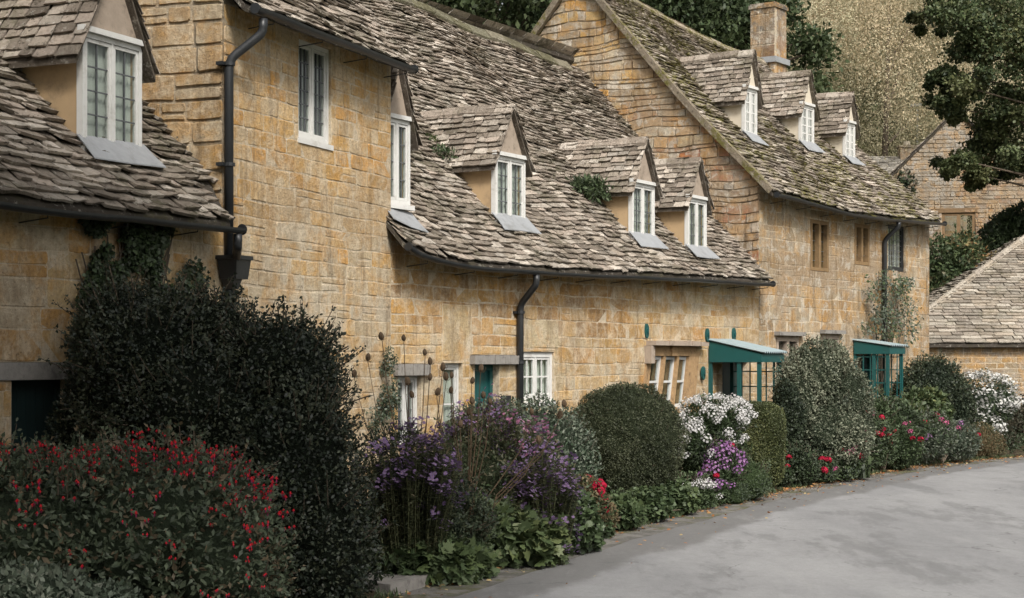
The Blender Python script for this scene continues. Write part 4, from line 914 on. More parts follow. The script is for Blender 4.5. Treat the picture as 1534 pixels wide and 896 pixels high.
def plant(name, label, cat, lobes, n, L, pal, group=None, stems=True, smat='bark', **kw):
    """lobes in (px, py, Y, rx_px, rz_px, ry_m) measured off the photograph, turned into metres at their own distance"""
    LB_ = [(bpx(a, Y), Y, zpx(b_, Y), rx / F * Y, ry, rz / F * Y) for a, b_, Y, rx, rz, ry in lobes]
    cx = sum(l[0] for l in LB_) / len(LB_); cy = sum(l[1] for l in LB_) / len(LB_)
    root = empty(name, (cx, cy, .05)); tag(root, label, cat, group)
    LL = [(l[0] - cx, l[1] - cy, l[2] - .05, l[3], l[4], l[5]) for l in LB_]
    foliage(root, LL, n, L, pal, **kw)
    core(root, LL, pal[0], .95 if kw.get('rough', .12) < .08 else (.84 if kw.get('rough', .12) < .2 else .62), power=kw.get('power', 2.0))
    if stems: wood(root, (0, 0, -.03), LL, smat, .018)
    if name in SHOOTY: outer_shoots(root, LL, *SHOOTY[name], pal[1:], 'leaf', 14)
    return root, LL
# ---- flower templates (shared meshes)
def petals(spec):
    """spec rows: (P, D, N, L, W, color)"""
    a = [np.array([s[i] for s in spec], float) for i in range(6)]; return a
def make_heads():
    out = {}
    def disc(c, n, up, r, col, eye=None, sp=.9):
        rows = []; up = Vector(up).normalized(); t = up.orthogonal().normalized(); b_ = up.cross(t)
        for k in range(n):
            a = 2 * math.pi * k / n + rnd.uniform(-.1, .1); d = t * math.cos(a) + b_ * math.sin(a); d = (d * sp + up * (1 - sp) * 1.4).normalized(); kk = rnd.uniform(.85, 1.12)
            rows.append((tuple(Vector(c) + d * r * .12), tuple(d), tuple(up), r, r * 2.6 / n + r * .25, tuple(x * kk for x in col)))
        if eye:
            for k in range(4): a = k * math.pi / 2; d = t * math.cos(a) + b_ * math.sin(a); rows.append((tuple(Vector(c) + up * .003 - d * r * .12), tuple(d), tuple(up), r * .28, r * .3, eye))
        return rows
    def ball(R_, n, fr, cols, flat=.75, petn=5, eye=None):
        rows = []
        for k in range(n):
            ph = math.acos(1 - 1.5 * (k + .5) / n); th = k * 2.4; d = Vector((math.sin(ph) * math.cos(th), math.sin(ph) * math.sin(th), math.cos(ph) * flat))
            rows += disc(tuple(d * R_ * rnd.uniform(.8, 1.1)), petn, tuple(d + Vector((0, 0, .2))), fr * rnd.uniform(.8, 1.15), rnd.choice(cols), eye)
        return rows
    out['white'] = ball(.07, 16, .018, [(.60, .59, .57), (.54, .53, .52), (.64, .63, .62)], .9)
    out['lilac'] = ball(.07, 16, .018, [(.30, .14, .32), (.36, .19, .37), (.24, .10, .27)], .9)
    out['pink'] = ball(.05, 12, .018, [(.52, .12, .24), (.45, .08, .20), (.56, .2, .3)], .8)
    out['red'] = ball(.036, 13, .022, [(.36, .01, .035), (.45, .015, .05), (.27, .008, .03)], .7, 6)
    def spray(col, eye, n=5, r=.02, R_=.055):
        rows = []
        for k in range(n): rows += disc((rnd.uniform(-R_, R_), rnd.uniform(-R_, R_), rnd.uniform(-.045, .05)), 9, (rnd.uniform(-.7, .7), rnd.uniform(-.9, .4), 1), r * rnd.uniform(.8, 1.2), rnd.choice(col), eye)
        return rows
    out['aster'] = spray([(.21, .145, .26), (.26, .18, .31), (.17, .11, .22)], (.35, .26, .08), 11, .0145, .06)
    out['asterpink'] = spray([(.45, .18, .32), (.50, .26, .38), (.36, .14, .30)], (.40, .30, .08), 11, .015, .06)
    out['whitespray'] = spray([(.70, .69, .67), (.62, .62, .60)], (.5, .45, .2), 12, .022, .08)
    rows = []
    for k in range(7):
        c = Vector((rnd.uniform(-.11, .11), rnd.uniform(-.06, .06), rnd.uniform(-.09, .07)))
        for q in range(4):
            a = q * math.pi / 2; d = Vector((math.cos(a) * .35, math.sin(a) * .35, -1)); rows.append((tuple(c), tuple(d), (math.cos(a), math.sin(a), .2), .028, .012, (.46, .015, .025)))
        for q in range(3):
            a = q * 2.1; d = Vector((math.cos(a) * .9, math.sin(a) * .9, -.35)); rows.append((tuple(c + Vector((0, 0, -.012))), tuple(d), (0, 0, 1), .022, .008, (.50, .02, .04)))
        rows.append((tuple(c + Vector((0, 0, -.022))), (0, 0, -1), (0, -1, 0), .022, .012, (.20, .02, .08)))
    out['fuchsia'] = rows
    res = {}
    for k, rws in out.items():
        HEADROWS[k] = petals(rws)
        a = petals(rws); o = leaf_mesh('flower_head', a[0], a[1], a[2], a[3], a[4], a[5], M['petal'], None, 'oval'); res[k] = o.data; bpy.data.objects.remove(o)
    return res
HEADROWS = {}
HEAD = make_heads()
def more_heads(root, kind, pts, scale):
    A = HEADROWS[kind]; out = [[] for _ in range(6)]
    for p in pts:
        s_ = scale * rnd.uniform(.7, 1.15); a = rnd.uniform(0, 6.28); Rm = np.array([[math.cos(a), -math.sin(a), 0], [math.sin(a), math.cos(a), 0], [0, 0, 1]])
        out[0].append(A[0] @ Rm.T * s_ + np.array(p)); out[1].append(A[1] @ Rm.T); out[2].append(A[2] @ Rm.T); out[3].append(A[3] * s_); out[4].append(A[4] * s_); out[5].append(A[5] * rnd.uniform(.85, 1.1))
    o = [np.concatenate(q) for q in out]; tag(leaf_mesh('small_blossoms', *o, M['petal'], root, 'oval'), kind='stuff')
def heads(root, LL, kind, n, scale=1.0, toward=.25, zlo=-.3, name='flower_head', push=1.04, kinds=None, seed=0, xr=None, stem=0.0, freq=None):
    """flower heads on the lit and street-facing surface of the plant"""
    k = 0; tries = 0; pts = []
    W_ = [l[3] * l[5] for l in LL]
    while k < n and tries < n * 40:
        tries += 1; l = rnd.choices(LL, W_)[0]; d = Vector((rnd.gauss(0, 1), rnd.gauss(0, 1), rnd.gauss(0, 1))).normalized()
        if -d.y * .8 + d.z * .9 < toward or d.z < zlo: continue
        p = Vector((l[0] + d.x * l[3] * push, l[1] + d.y * l[4] * push, l[2] + d.z * l[5] * push))
        if p.z < .1: continue
        if freq and wob(p.x, p.y, p.z, freq, seed) < .05: continue
        if xr and not (xr[0] < (p.x - min(q[0] - q[3] for q in LL)) / (max(q[0] + q[3] for q in LL) - min(q[0] - q[3] for q in LL)) < xr[1]): continue
        if any((p - q).length < .05 * scale for q in pts): continue
        if any(sum(((p[i] - q[i]) / q[i + 3]) ** 2 for i in range(3)) < .94 for q in LL if q is not l): continue
        pts.append(p)
        if k >= 98: k += 1; continue
        o = bpy.data.objects.new(name, HEAD[rnd.choice(kinds) if kinds else kind]); o.location = p; s_ = scale * rnd.uniform(.75, 1.2); o.scale = (s_, s_, s_ * rnd.uniform(.8, 1.15)); o.rotation_euler = (d.y * -.5, d.x * .5, rnd.uniform(0, 6.3)) if kind != 'fuchsia' else (0, 0, rnd.uniform(0, 6.3))
        link(o, root); k += 1
    if len(pts) > 98: more_heads(root, kind, pts[98:], scale * .9)

DK = [(.022, .032, .020), (.030, .042, .024), (.040, .055, .030), (.055, .072, .042)]
HOLLY = [(.010, .014, .008), (.014, .021, .013), (.022, .031, .018), (.036, .042, .022), (.06, .07, .045)]
GREEN = [(.035, .055, .024), (.05, .075, .032), (.065, .095, .042), (.085, .115, .055)]
LIGHT = [(.06, .085, .035), (.085, .115, .045), (.12, .145, .06), (.17, .18, .075)]
GREYG = [(.06, .08, .055), (.085, .105, .075), (.11, .13, .095), (.15, .165, .125)]
BROWN = [(.10, .075, .04), (.14, .10, .055), (.10, .10, .05), (.17, .13, .07)]
# fuchsia
r_, LL = plant('fuchsia_bush', 'broad fuchsia bush hung with red flowers in the bottom left corner', 'bush',
      [(40, 830, 11.6, 200, 150, .75), (230, 810, 11.7, 190, 150, .8), (330, 850, 11.5, 110, 115, .6), (130, 760, 12.3, 150, 95, .6), (20, 750, 12.4, 110, 80, .6), (290, 745, 12.4, 110, 70, .5), (-80, 800, 12.0, 130, 150, .8)], 40000, .046, [(.035, .048, .028), (.05, .066, .038), (.07, .088, .052), (.11, .085, .05)], rough=.22, freq=5, depth=.16, up=.1, flat=.35, W=.45, inner=.25, k=5)
heads(r_, LL, 'fuchsia', 150, .85, .1, -.5, push=1.05, freq=6)
# low grey-green plant in the corner below the fuchsia
plant('lavender_clump', 'grey-green leafy clump low in the bottom left corner', 'plant', [(45, 890, 10.9, 95, 42, .35), (150, 905, 10.9, 60, 30, .3)], 4200, .05, GREYG, rough=.15)
# holly
plant('holly_bush', 'huge dark evergreen holly, tallest bush, between the fuchsia and the asters', 'bush',
      [(225, 560, 14.6, 118, 118, .75), (185, 500, 14.9, 75, 75, .5), (300, 500, 14.8, 80, 62, .5), (420, 560, 14.4, 96, 84, .7), (330, 640, 14.3, 180, 130, .8), (440, 720, 14.0, 98, 160, .75), (470, 830, 13.8, 92, 130, .7), (330, 790, 14.2, 170, 130, .7), (150, 640, 14.9, 70, 90, .5)],
      120000, .036, HOLLY, rough=.17, freq=4.2, depth=.10, inner=.22, mat='gloss_leaf', seed=3, k=4, up=.2, flat=.3)
# stray holly shoots
mb = MB(); P_ = []
for (px, py, a) in [(395, 480, .5), (340, 470, .2), (250, 415, -.2), (300, 440, .7), (460, 500, .8), (130, 470, -.6), (200, 430, -.1), (505, 530, 1.0), (150, 455, -.4), (170, 420, -.2), (275, 430, .3), (320, 455, .5), (425, 478, .1), (370, 478, -.1), (480, 512, .6), (535, 600, 1.2), (110, 520, -.9)]:
    X, Z = bpx(px, 14.6), zpx(py, 14.6); b0 = (X - math.sin(a) * .35, 14.6, Z - math.cos(a) * .3); e0 = (X + math.sin(a) * .12, 14.55, Z + math.cos(a) * .12); mb.tube([b0, e0], .006, 5)
    for k in range(26): t = k / 26; P_.append([b0[i] + (e0[i] - b0[i]) * t + rnd.uniform(-.03, .03) for i in range(3)])
holly = [o for o in bpy.data.objects if o.name == 'holly_bush'][0]
P_ = np.array(P_) - np.array(holly.location); n = len(P_); leaf_mesh('shoot', P_, NR.normal(size=(n, 3)) + np.array([0, 0, .8]), NR.normal(size=(n, 3)), np.full(n, .045), np.full(n, .024), tint(P_, HOLLY[1:], 0), M['gloss_leaf'], holly)
o = mb.build('stem', M['bark'], holly); o.location = (-holly.location[0], -holly.location[1], -holly.location[2])
HLL = [(bpx(a_, Y_) - holly.location[0], Y_ - holly.location[1], zpx(b_, Y_) - .05, rx_ / F * Y_, ry_, rz_ / F * Y_) for a_, b_, Y_, rx_, rz_, ry_ in [(225, 560, 14.6, 118, 118, .75), (185, 500, 14.9, 75, 75, .5), (300, 500, 14.8, 80, 62, .5), (420, 560, 14.4, 96, 84, .7), (330, 640, 14.3, 180, 130, .8), (440, 720, 14.0, 98, 160, .75), (470, 830, 13.8, 92, 130, .7)]]
outer_shoots(holly, HLL, 240, .2, .04, HOLLY[1:], nl=20)
# ivy on the left cottage wall
def creeper(h, name, label, blobs, n, L, pal, y0=-.05, thick=.12, parent_obj=True):
    P_ = []; N_ = []
    for px, py, rx, ry, wgt in blobs:
        for _ in range(int(n * wgt)):
            a = rnd.uniform(0, 6.28); r = math.sqrt(rnd.random()) * (1 + .35 * wob(math.cos(a) * 2, math.sin(a) * 2, px, 1)); u, z = h.hit(px + rx * r * math.cos(a), py + ry * r * math.sin(a), y0)
            if wob(u, z, 0, 4.5, 2) + wob(u, z, 0, 11, 5) * .6 < -.35 + r * .5: continue
            P_.append((u, y0 - rnd.uniform(0, thick) * (1.2 - r * .6), z))
    root = empty(name, (*h.w2(P_[0][0], 0), 0) if False else (h.O.x, h.O.y, 0), h.root.rotation_euler[2]); tag(root, label, 'climber')
    P_ = np.array(P_); n_ = len(P_); D = NR.normal(size=(n_, 3)) * .6 + np.array([0, -.2, -.5]); NN = NR.normal(size=(n_, 3)) * .4 + np.array([0, -1, .3]); ll = L * NR.uniform(.6, 1.3, n_)
    leaf_mesh('foliage', P_, D, NN, ll, ll * .75, tint(P_, pal, 1, k=3), M['gloss_leaf'], root, 'diamond')
    return root
iv = creeper(hA, 'ivy', 'ivy climbing the left cottage wall up to its gutter', [(190, 380, 62, 62, 1), (175, 340, 55, 20, .5), (225, 350, 30, 28, .3), (170, 440, 70, 45, .6), (255, 420, 42, 42, .25), (150, 330, 30, 12, .15), (210, 316, 60, 5, .12)], 5200, .05, DK[1:] + GREEN[:3])
mb = MB()
for k in range(14):
    px = 130 + rnd.uniform(0, 130); u, z = hA.hit(px, 480, -.05); u2, z2 = hA.hit(px + rnd.uniform(-30, 40), 330 + rnd.uniform(0, 60), -.05); um, zm = (u + u2) / 2 + rnd.uniform(-.08, .08), (z + z2) / 2
    mb.tube([(u, -.04, z - 1.0), (u, -.05, z), (um, -.045, zm), (u2, -.04, z2)], .008, 5)
mb.build('stem', M['bark'], iv)
# climber on the third cottage round the downpipe
iv = creeper(hD, 'climbing_rose', 'thin climber on the pipe above the trellis porch', [(1328, 440, 30, 40, 1), (1318, 490, 32, 22, .7), (1350, 480, 20, 40, .5), (1338, 425, 22, 14, .4), (1305, 460, 14, 40, .3)], 1300, .06, GREYG[:3] + GREEN[2:], -.10, .3)
mb = MB()
for k in range(10):
    u, z = hD.hit(1322 + rnd.uniform(-6, 8), 600, -.08); u2, z2 = hD.hit(1330 + rnd.uniform(-32, 26), 430 + rnd.uniform(-10, 60), -.12); mb.tube([(u, -.08, .05), (u, -.08, z), ((u + u2) / 2 + rnd.uniform(-.15, .15), -.1, (z + z2) / 2), (u2, -.14, z2)], .009, 5)
mb.build('stem', M['bark'], iv)
creeper(hC, 'wall_shrub', 'sparse grey shrub trained up the wall left of the small window', [(572, 600, 22, 50, 1), (578, 545, 10, 22, .25), (560, 620, 24, 30, .5)], 1500, .035, GREYG[:2] + DK[2:], -.06, .16)
# ferns and tufts on the roof, beside dormers
def roof_plant(h, name, label, px, py, rpx, n, L, pal):
    u, y, z = h.hitroof(px, py); P = h.O + h.d * u + h.b * y; r = rpx / F * P.y; root = empty(name, (P.x, P.y, z - .02)); tag(root, label, 'plant')
    foliage(root, [(0, 0, r * .35, r, r * .8, r * .75), (r * .5, .1, r * .1, r * .6, r * .6, r * .5), (-r * .5, -.1, r * .5, r * .5, r * .5, r * .4)], n, L, pal, rough=.3, freq=8, depth=.25, W=.3, up=.3); wood(root, (0, 0, 0), [(0, 0, r * .3, r, r, r)], 'stem', .006)
roof_plant(hC, 'fern', 'large fern growing on the roof left of the second full dormer', 880, 298, 30, 1700, .10, GREEN + DK[2:])
roof_plant(hC, 'roof_weed', 'small weed tuft at the left cheek of the first full dormer', 662, 240, 20, 700, .07, GREEN)
roof_plant(hC, 'moss_tuft', 'moss tuft at the eave corner of the first full dormer', 645, 212, 12, 350, .045, LIGHT)
roof_plant(hD, 'moss_cushion', 'green moss cushion left of the first cream dormer', 1062, 118, 13, 500, .04, [(.09, .10, .025), (.13, .13, .03)])
roof_plant(hD, 'moss_cushion', 'green moss cushion at the foot of the second cream dormer roof', 1143, 140, 9, 300, .04, [(.09, .10, .025), (.13, .13, .03)])

# asters: wiry stems with narrow leaves
def stemmed(name, label, px0, px1, ytop, Y, dy, nst, kinds, hn, pal, fan=.25, scale=1.0, group=None, blade=.05, headz=.25, dens=34, cat='flowering plant', htop=None):
    X0, X1 = bpx(px0, Y), bpx(px1, Y); zt = zpx(ytop, Y); cx = (X0 + X1) / 2; root = empty(name, (cx, Y, .05)); tag(root, label, cat, group); mb = MB(); P_ = []; D_ = []; tips = []
    for k in range(nst):
        tx = rnd.uniform(X0, X1) - cx; ty = rnd.uniform(-dy, dy); e = abs(tx) / ((X1 - X0) / 2); tz = zt * (1 - .28 * e * e) * rnd.uniform(.62, 1.0)
        bx_, by_ = tx * (1 - fan) * .8, ty * .6; mid = ((bx_ * .6 + tx * .4) + rnd.uniform(-.04, .04), (by_ + ty) / 2, tz * .55)
        mb.tube([(bx_, by_, -.04), mid, (tx, ty, tz)], lambda i: (.0045, .0035, .002)[i], 4); tips.append((tx, ty, tz))
        for q in range(dens):
            t = rnd.uniform(.08, .98); a = (bx_, by_, 0); p = [(1 - t) ** 2 * a[i] + 2 * t * (1 - t) * mid[i] + t * t * (tx, ty, tz)[i] for i in range(3)]; P_.append(p); ang = rnd.uniform(0, 6.28); D_.append((math.cos(ang), math.sin(ang), rnd.uniform(-.2, .7)))
    P_ = np.array(P_); D_ = np.array(D_); n_ = len(P_); ll = blade * NR.uniform(.6, 1.3, n_)
    leaf_mesh('foliage', P_, D_, np.tile([0, 0, 1.0], (n_, 1)) + NR.normal(0, .3, (n_, 3)), ll, ll * .26, tint(P_, pal, 2, k=3), M['leaf'], root); mb.build('stem', M['stem'], root)
    tips.sort(key=lambda p: -(p[2] / zt - p[1] * .5)); sel = tips[:max(8, int(nst * .8))]
    for k in range(hn):
        p = sel[rnd.randrange(len(sel))]; o = bpy.data.objects.new('flower_head', HEAD[rnd.choice(kinds)]); o.location = (p[0] + rnd.gauss(0, .035), p[1] - .06 + rnd.gauss(0, .035), p[2] - abs(rnd.gauss(0, headz * .35)) + .035); s_ = scale * rnd.uniform(.7, 1.2); o.scale = (s_,) * 3; o.rotation_euler = (rnd.uniform(0, .5), rnd.uniform(-.3, .3), rnd.uniform(0, 6.3)); link(o, root)
    if hn > 60: more_heads(root, kinds[0], [(p[0] + rnd.gauss(0, .05), p[1] - .05 + rnd.gauss(0, .05), p[2] - abs(rnd.gauss(0, headz * .4)) + .02) for p in [sel[rnd.randrange(len(sel))] for _ in range(28)]], scale * .85)
    return root
AST = 'purple asters in the border'
AL = [(.045, .055, .03), (.06, .07, .035), (.08, .085, .045), (.10, .085, .05)]
stemmed('aster_clump', 'tall purple aster clump right beside the dark holly', 548, 690, 628, 15.6, .5, 170, ['aster'], 95, AL, .3, 1.3, AST, dens=120, headz=.6)
stemmed('aster_clump', 'pink and purple aster clump in front of the white-leaved shrub and teal door', 655, 830, 596, 17.8, .5, 170, ['aster', 'aster', 'asterpink'], 98, AL, .3, 1.3, AST, dens=110, headz=.6)
stemmed('aster_clump', 'low purple aster clump above the cranesbill, leaning to the road', 762, 868, 672, 17.0, .35, 100, ['aster'], 70, AL + GREEN[:1], .3, 1.25, AST, dens=110, headz=.9)
stemmed('aster_clump', 'few purple asters low in front of the wiry stems', 620, 740, 722, 16.3, .3, 60, ['aster'], 12, AL + DK, .3, .95, AST, dens=110)
# leafy bases that fill between
BASE = 'leafy mounds at the foot of the border'
plant('leafy_mound', 'dark leafy mound under the tall asters', 'plant', [(640, 790, 15.9, 90, 95, .45), (590, 760, 15.8, 60, 110, .4)], 11000, .05, DK + AL[:2], BASE, W=.35, rough=.25, up=.5)
plant('leafy_mound', 'green feathery mound between the two aster clumps', 'plant', [(735, 720, 17.6, 85, 90, .5), (800, 740, 17.6, 60, 70, .4), (680, 700, 17.4, 50, 70, .4)], 12000, .045, AL + GREEN[:2], BASE, W=.35, rough=.25, up=.5)
# teasels
def teasel(name, label, base_px, Y, hs):
    root = empty(name, (bpx(base_px, Y), Y, .05)); tag(root, label, 'plant', 'teasels'); bx_ = bpx(base_px, Y); mb = MB(); hd = MB()
    n = 14; v = []; prof = [(0, 0), (.6, .1), (.95, .3), (1, .5), (.85, .72), (.5, .92), (0, 1.02)]
    for a, z in prof:
        for k in range(n): rr = .021 * a * (1 + .18 * (k % 2)); v.append((rr * math.cos(6.283 * k / n), rr * math.sin(6.283 * k / n), .072 * z))
    fs = [(i * n + k, i * n + (k + 1) % n, (i + 1) * n + (k + 1) % n, (i + 1) * n + k) for i in range(len(prof) - 1) for k in range(n)]; hd.add(v, fs, (.1, .06, .035))
    for k in range(90):   # bristles
        t = rnd.uniform(.05, .98); a = rnd.uniform(0, 6.28); rr = .021 * math.sin(math.pi * min(t + .08, 1)) ; p = Vector((rr * math.cos(a), rr * math.sin(a), .072 * t)); d = Vector((math.cos(a), math.sin(a), .5)).normalized() * .012; q = Vector((-math.sin(a), math.cos(a), 0)) * .0016
        hd.add([tuple(p + q), tuple(p - q), tuple(p + d)], [(0, 1, 2)])
    for k in range(5): a = k * 1.26; hd.tube([(.012 * math.cos(a), .012 * math.sin(a), .0), (.04 * math.cos(a), .04 * math.sin(a), .01), (.05 * math.cos(a), .05 * math.sin(a), .05)], .0014, 3)
    proto = hd.build('seed_head', M['dry'], root); first = True
    trunk_z = .55
    for px, py in hs:
        X, Z = bpx(px, Y) - bx_, zpx(py, Y) - .05; y = rnd.uniform(-.15, .15)
        mb.tube([(X * .12, y * .1, 0), (X * .3, y * .3, Z * .45), (X * .8, y, Z * .75), (X, y, Z)], lambda i: (.007, .006, .004, .003)[i], 4)
        if first: o = proto; first = False
        else: o = proto.copy(); link(o, root)
        o.location = (X, y, Z); o.rotation_euler = (rnd.uniform(-.2, .2), rnd.uniform(-.25, .25), rnd.uniform(0, 6)); s_ = rnd.uniform(.8, 1.15); o.scale = (s_, s_, s_ * 1.05)
    mb.build('stem', M['dry'], root)
teasel('teasel', 'left teasel with brown heads standing highest against the wall', 620, 15.9, [(572, 510), (604, 511), (551, 541), (530, 566), (637, 533), (645, 547), (663, 556), (612, 578), (644, 570), (618, 597), (668, 571)])
teasel('teasel', 'right teasel with brown heads in front of the teal door', 700, 16.4, [(677, 567), (675, 590), (707, 575), (720, 558), (725, 597), (654, 593), (708, 606), (735, 606), (702, 623), (797, 622), (838, 628), (808, 664), (846, 610), (690, 640)])
# variegated shrub beside teal door
plant('variegated_shrub', 'round pale-edged shrub below the white window right of the teal door', 'bush', [(800, 690, 19.8, 92, 88, .65), (735, 660, 19.8, 60, 58, .5), (840, 720, 19.6, 52, 70, .5)], 26000, .042, GREYG[:2] + [(.13, .15, .11), (.05, .075, .045)], rough=.14, freq=5, seed=4, mat='gloss_leaf')
# cranesbill
CR = 'cranesbill mounds spilling onto the road'
plant('cranesbill_mound', 'cranesbill mound with lobed leaves next to the stone slab', 'plant', [(640, 845, 15.6, 75, 42, .4), (600, 825, 15.8, 50, 40, .35), (690, 850, 15.9, 50, 35, .35)], 3400, .095, GREEN + LIGHT[:2], CR, shape='lobed', W=1.05, up=-.1, flat=.7, rough=.14, droop=.2)
plant('cranesbill_mound', 'cranesbill mound with yellowing lobed leaves below the low asters', 'plant', [(765, 810, 16.9, 80, 52, .45), (715, 800, 16.8, 45, 45, .35), (800, 800, 17.2, 42, 44, .35)], 3600, .10, GREEN[1:] + LIGHT[:3], CR, shape='lobed', W=1.05, up=-.1, flat=.7, rough=.14, droop=.2)
plant('hydrangea', 'dark glossy leafy plant at the right end of the low asters', 'plant', [(855, 782, 17.9, 38, 48, .35), (880, 800, 18.1, 22, 28, .25)], 3000, .07, DK[2:] + GREEN, mat='gloss_leaf', shape='oval', W=.6)
r_, LL = plant('red_phlox', 'bronze-leaved plant with deep red blooms left of the domed bush', 'flowering plant', [(880, 755, 19.2, 32, 40, .3), (900, 775, 19.6, 25, 28, .3)], 3200, .045, BROWN + GREEN[:2], rough=.25)
heads(r_, LL, 'red', 9, 1.3, .4, .2)
r_, LL = plant('ladys_mantle', 'low round-leaved plants in front of the domed bush', 'plant', [(925, 768, 20.3, 40, 24, .35), (965, 758, 21.3, 38, 26, .35), (895, 790, 19.4, 22, 16, .25), (1010, 748, 22.3, 36, 26, .3)], 4200, .06, GREEN + LIGHT[:2], shape='oval', W=.9, up=-.1, flat=.7)
# domed bush
plant('domed_bush', 'large clipped dome of tiny dark leaves below the leaning stone window', 'bush', [(936, 660, 22.8, 88, 84, .78), (936, 690, 22.8, 80, 74, .74)], 80000, .024, [(.030, .038, .020), (.042, .052, .026), (.06, .07, .036), (.095, .105, .06)], rough=.075, freq=5, depth=.04, inner=.02, W=.5, k=3)
# white + lilac phlox
r_, LL = plant('phlox_clump', 'big white phlox clump between the domed bush and the box hedge', 'flowering plant', [(1064, 634, 24.0, 44, 34, .38), (1040, 664, 23.8, 28, 36, .3), (1100, 624, 24.4, 24, 22, .25), (1088, 652, 24.2, 22, 20, .3)], 8000, .05, GREEN[:3] + DK[2:], W=.35, rough=.2, up=.5)
heads(r_, LL, 'white', 130, .95, .1, -.6, push=1.22, freq=8)
plant('leafy_mound', 'mixed green stems between the white and lilac phlox', 'plant', [(1045, 705, 24.1, 36, 50, .35), (1085, 690, 24.3, 34, 40, .3)], 7000, .05, GREEN[:3] + DK[2:], BASE, W=.35, rough=.3, up=.5)
r_, LL = plant('phlox_clump', 'small lilac phlox with one red bloom in front of the white phlox', 'flowering plant', [(1085, 700, 23.7, 27, 36, .28), (1070, 730, 23.6, 25, 28, .25)], 3500, .045, GREEN, W=.4, rough=.2)
heads(r_, LL, 'lilac', 34, 1.1, .2, -.2); heads(r_, LL, 'red', 3, 1.2, .5, .5)
r_, LL = plant('phlox_clump', 'low white phlox sprigs touching the lane', 'flowering plant', [(1052, 745, 23.2, 22, 24, .2), (1020, 742, 22.9, 20, 20, .2)], 2200, .045, GREEN, W=.4, rough=.2)
heads(r_, LL, 'white', 34, .9, .0, -.6, push=1.15)
r_, LL = plant('soft_shrub', 'soft feathery green mound between phlox and hedge', 'plant', [(1118, 722, 24.6, 38, 34, .4), (1095, 742, 24.1, 26, 22, .3)], 10000, .03, GREEN[1:] + GREYG[:2], W=.3, rough=.12)
# box hedge
plant('box_hedge', 'squared clipped box hedge in front of the teal porch', 'hedge', [(1128, 665, 26.6, 42, 60, .62)], 42000, .026, [(.045, .055, .022), (.06, .075, .03), (.085, .10, .04), (.14, .15, .06)], rough=.05, freq=5, depth=.04, inner=.08, power=6.0, k=3)
# variegated big bush
plant('variegated_bush', 'tall rounded bush with cream-edged leaves between the two porches', 'bush', [(1222, 570, 28.8, 46, 58, .6), (1262, 606, 28.8, 42, 66, .6), (1240, 650, 28.6, 66, 60, .75), (1196, 610, 28.6, 36, 74, .6), (1245, 545, 28.9, 26, 30, .4)], 46000, .044, [(.05, .065, .04), (.085, .10, .065), (.16, .175, .12), (.25, .26, .185)], rough=.14, freq=5, depth=.06, inner=.15, seed=6)
plant('bay_shrub', 'dark upright shrub between the box hedge and the variegated bush', 'bush', [(1180, 640, 28.0, 24, 60, .4)], 8000, .05, DK, rough=.2)
# dahlia bank
DG = 'mounds with red flowers along the kerb'
def bank(label, lobes, n, L, pal, kinds, hn, sc=1.2, **kw):
    r_, LL = plant('dahlia_mound', label, 'flowering plant', lobes, n, L, pal, DG, **kw); heads(r_, LL, kinds[0], hn, sc, .45, .0, kinds=kinds)
bank('small mound with three red blooms right of the box hedge', [(1195, 700, 27.3, 32, 28, .35), (1170, 712, 26.9, 18, 16, .25)], 5000, .05, DK[1:] + GREEN[:2], ['red'], 5, W=.5, rough=.2)
bank('mound with the brightest crimson cluster beside strap leaves', [(1258, 692, 28.4, 32, 32, .35), (1230, 705, 28.0, 26, 24, .3)], 5000, .05, GREEN + GREYG[:2], ['red', 'red', 'pink'], 17, 1.35, W=.5, rough=.2)
bank('mound with scattered crimson blooms below the trellis porch', [(1300, 662, 30.6, 38, 42, .4), (1345, 668, 31.2, 36, 36, .4)], 8500, .055, GREEN + DK[2:], ['red', 'pink'], 20, 1.35, W=.45, rough=.2)
bank('grey-green mound with pink blooms near the end of the border', [(1385, 655, 32.6, 44, 36, .45), (1430, 662, 33.6, 36, 30, .4)], 8500, .055, GREYG + GREEN[:2], ['red', 'pink', 'lilac'], 18, 1.2, W=.45, rough=.2)
# strap-leaved clumps
def straps(name, label, px, py, Y, rpx, n, L, pal, group=None):
    r = rpx / F * Y; root = empty(name, (bpx(px, Y), Y, .05)); tag(root, label, 'plant', group); P_ = NR.normal(0, .3, (n, 3)) * r; P_[:, 2] = 0; A = NR.uniform(0, 6.283, n); T = NR.uniform(.2, 1.0, n)
    # arching leaf as three segments
    segs = []; mbv = []; fs = []; cols = []; mb = MB(); pal = np.array(pal)
    for k in range(n):
        a = A[k]; d = np.array([math.cos(a), math.sin(a), 0]); s_ = np.array([-math.sin(a), math.cos(a), 0]) * L * .06; l = L * NR.uniform(.6, 1.2); p0 = P_[k]; v = []
        for i, (o, z) in enumerate(((0, 0), (.22, .5), (.5, .75), (.85, .62))): c_ = p0 + d * l * o * T[k] * 1.2 + np.array([0, 0, l * z * (1.3 - T[k] * .5)]); wq = (.6, 1, .9, .1)[i]; v += [tuple(c_ - s_ * wq), tuple(c_ + s_ * wq)]
        c = pal[NR.integers(len(pal))] * NR.uniform(.8, 1.2); mb.add(v, [(0, 1, 3, 2), (2, 3, 5, 4), (4, 5, 7, 6)], tuple(c))
    mb.build('foliage', M['leaf'], root)
straps('daylily', 'arching strap-leaved clump between the crimson mounds', 1285, 700, 28.9, 26, 170, .42, GREEN + DK[2:])
straps('daylily', 'strap-leaved tuft behind the stone slab', 578, 840, 15.4, 18, 60, .34, GREEN + LIGHT[:2])
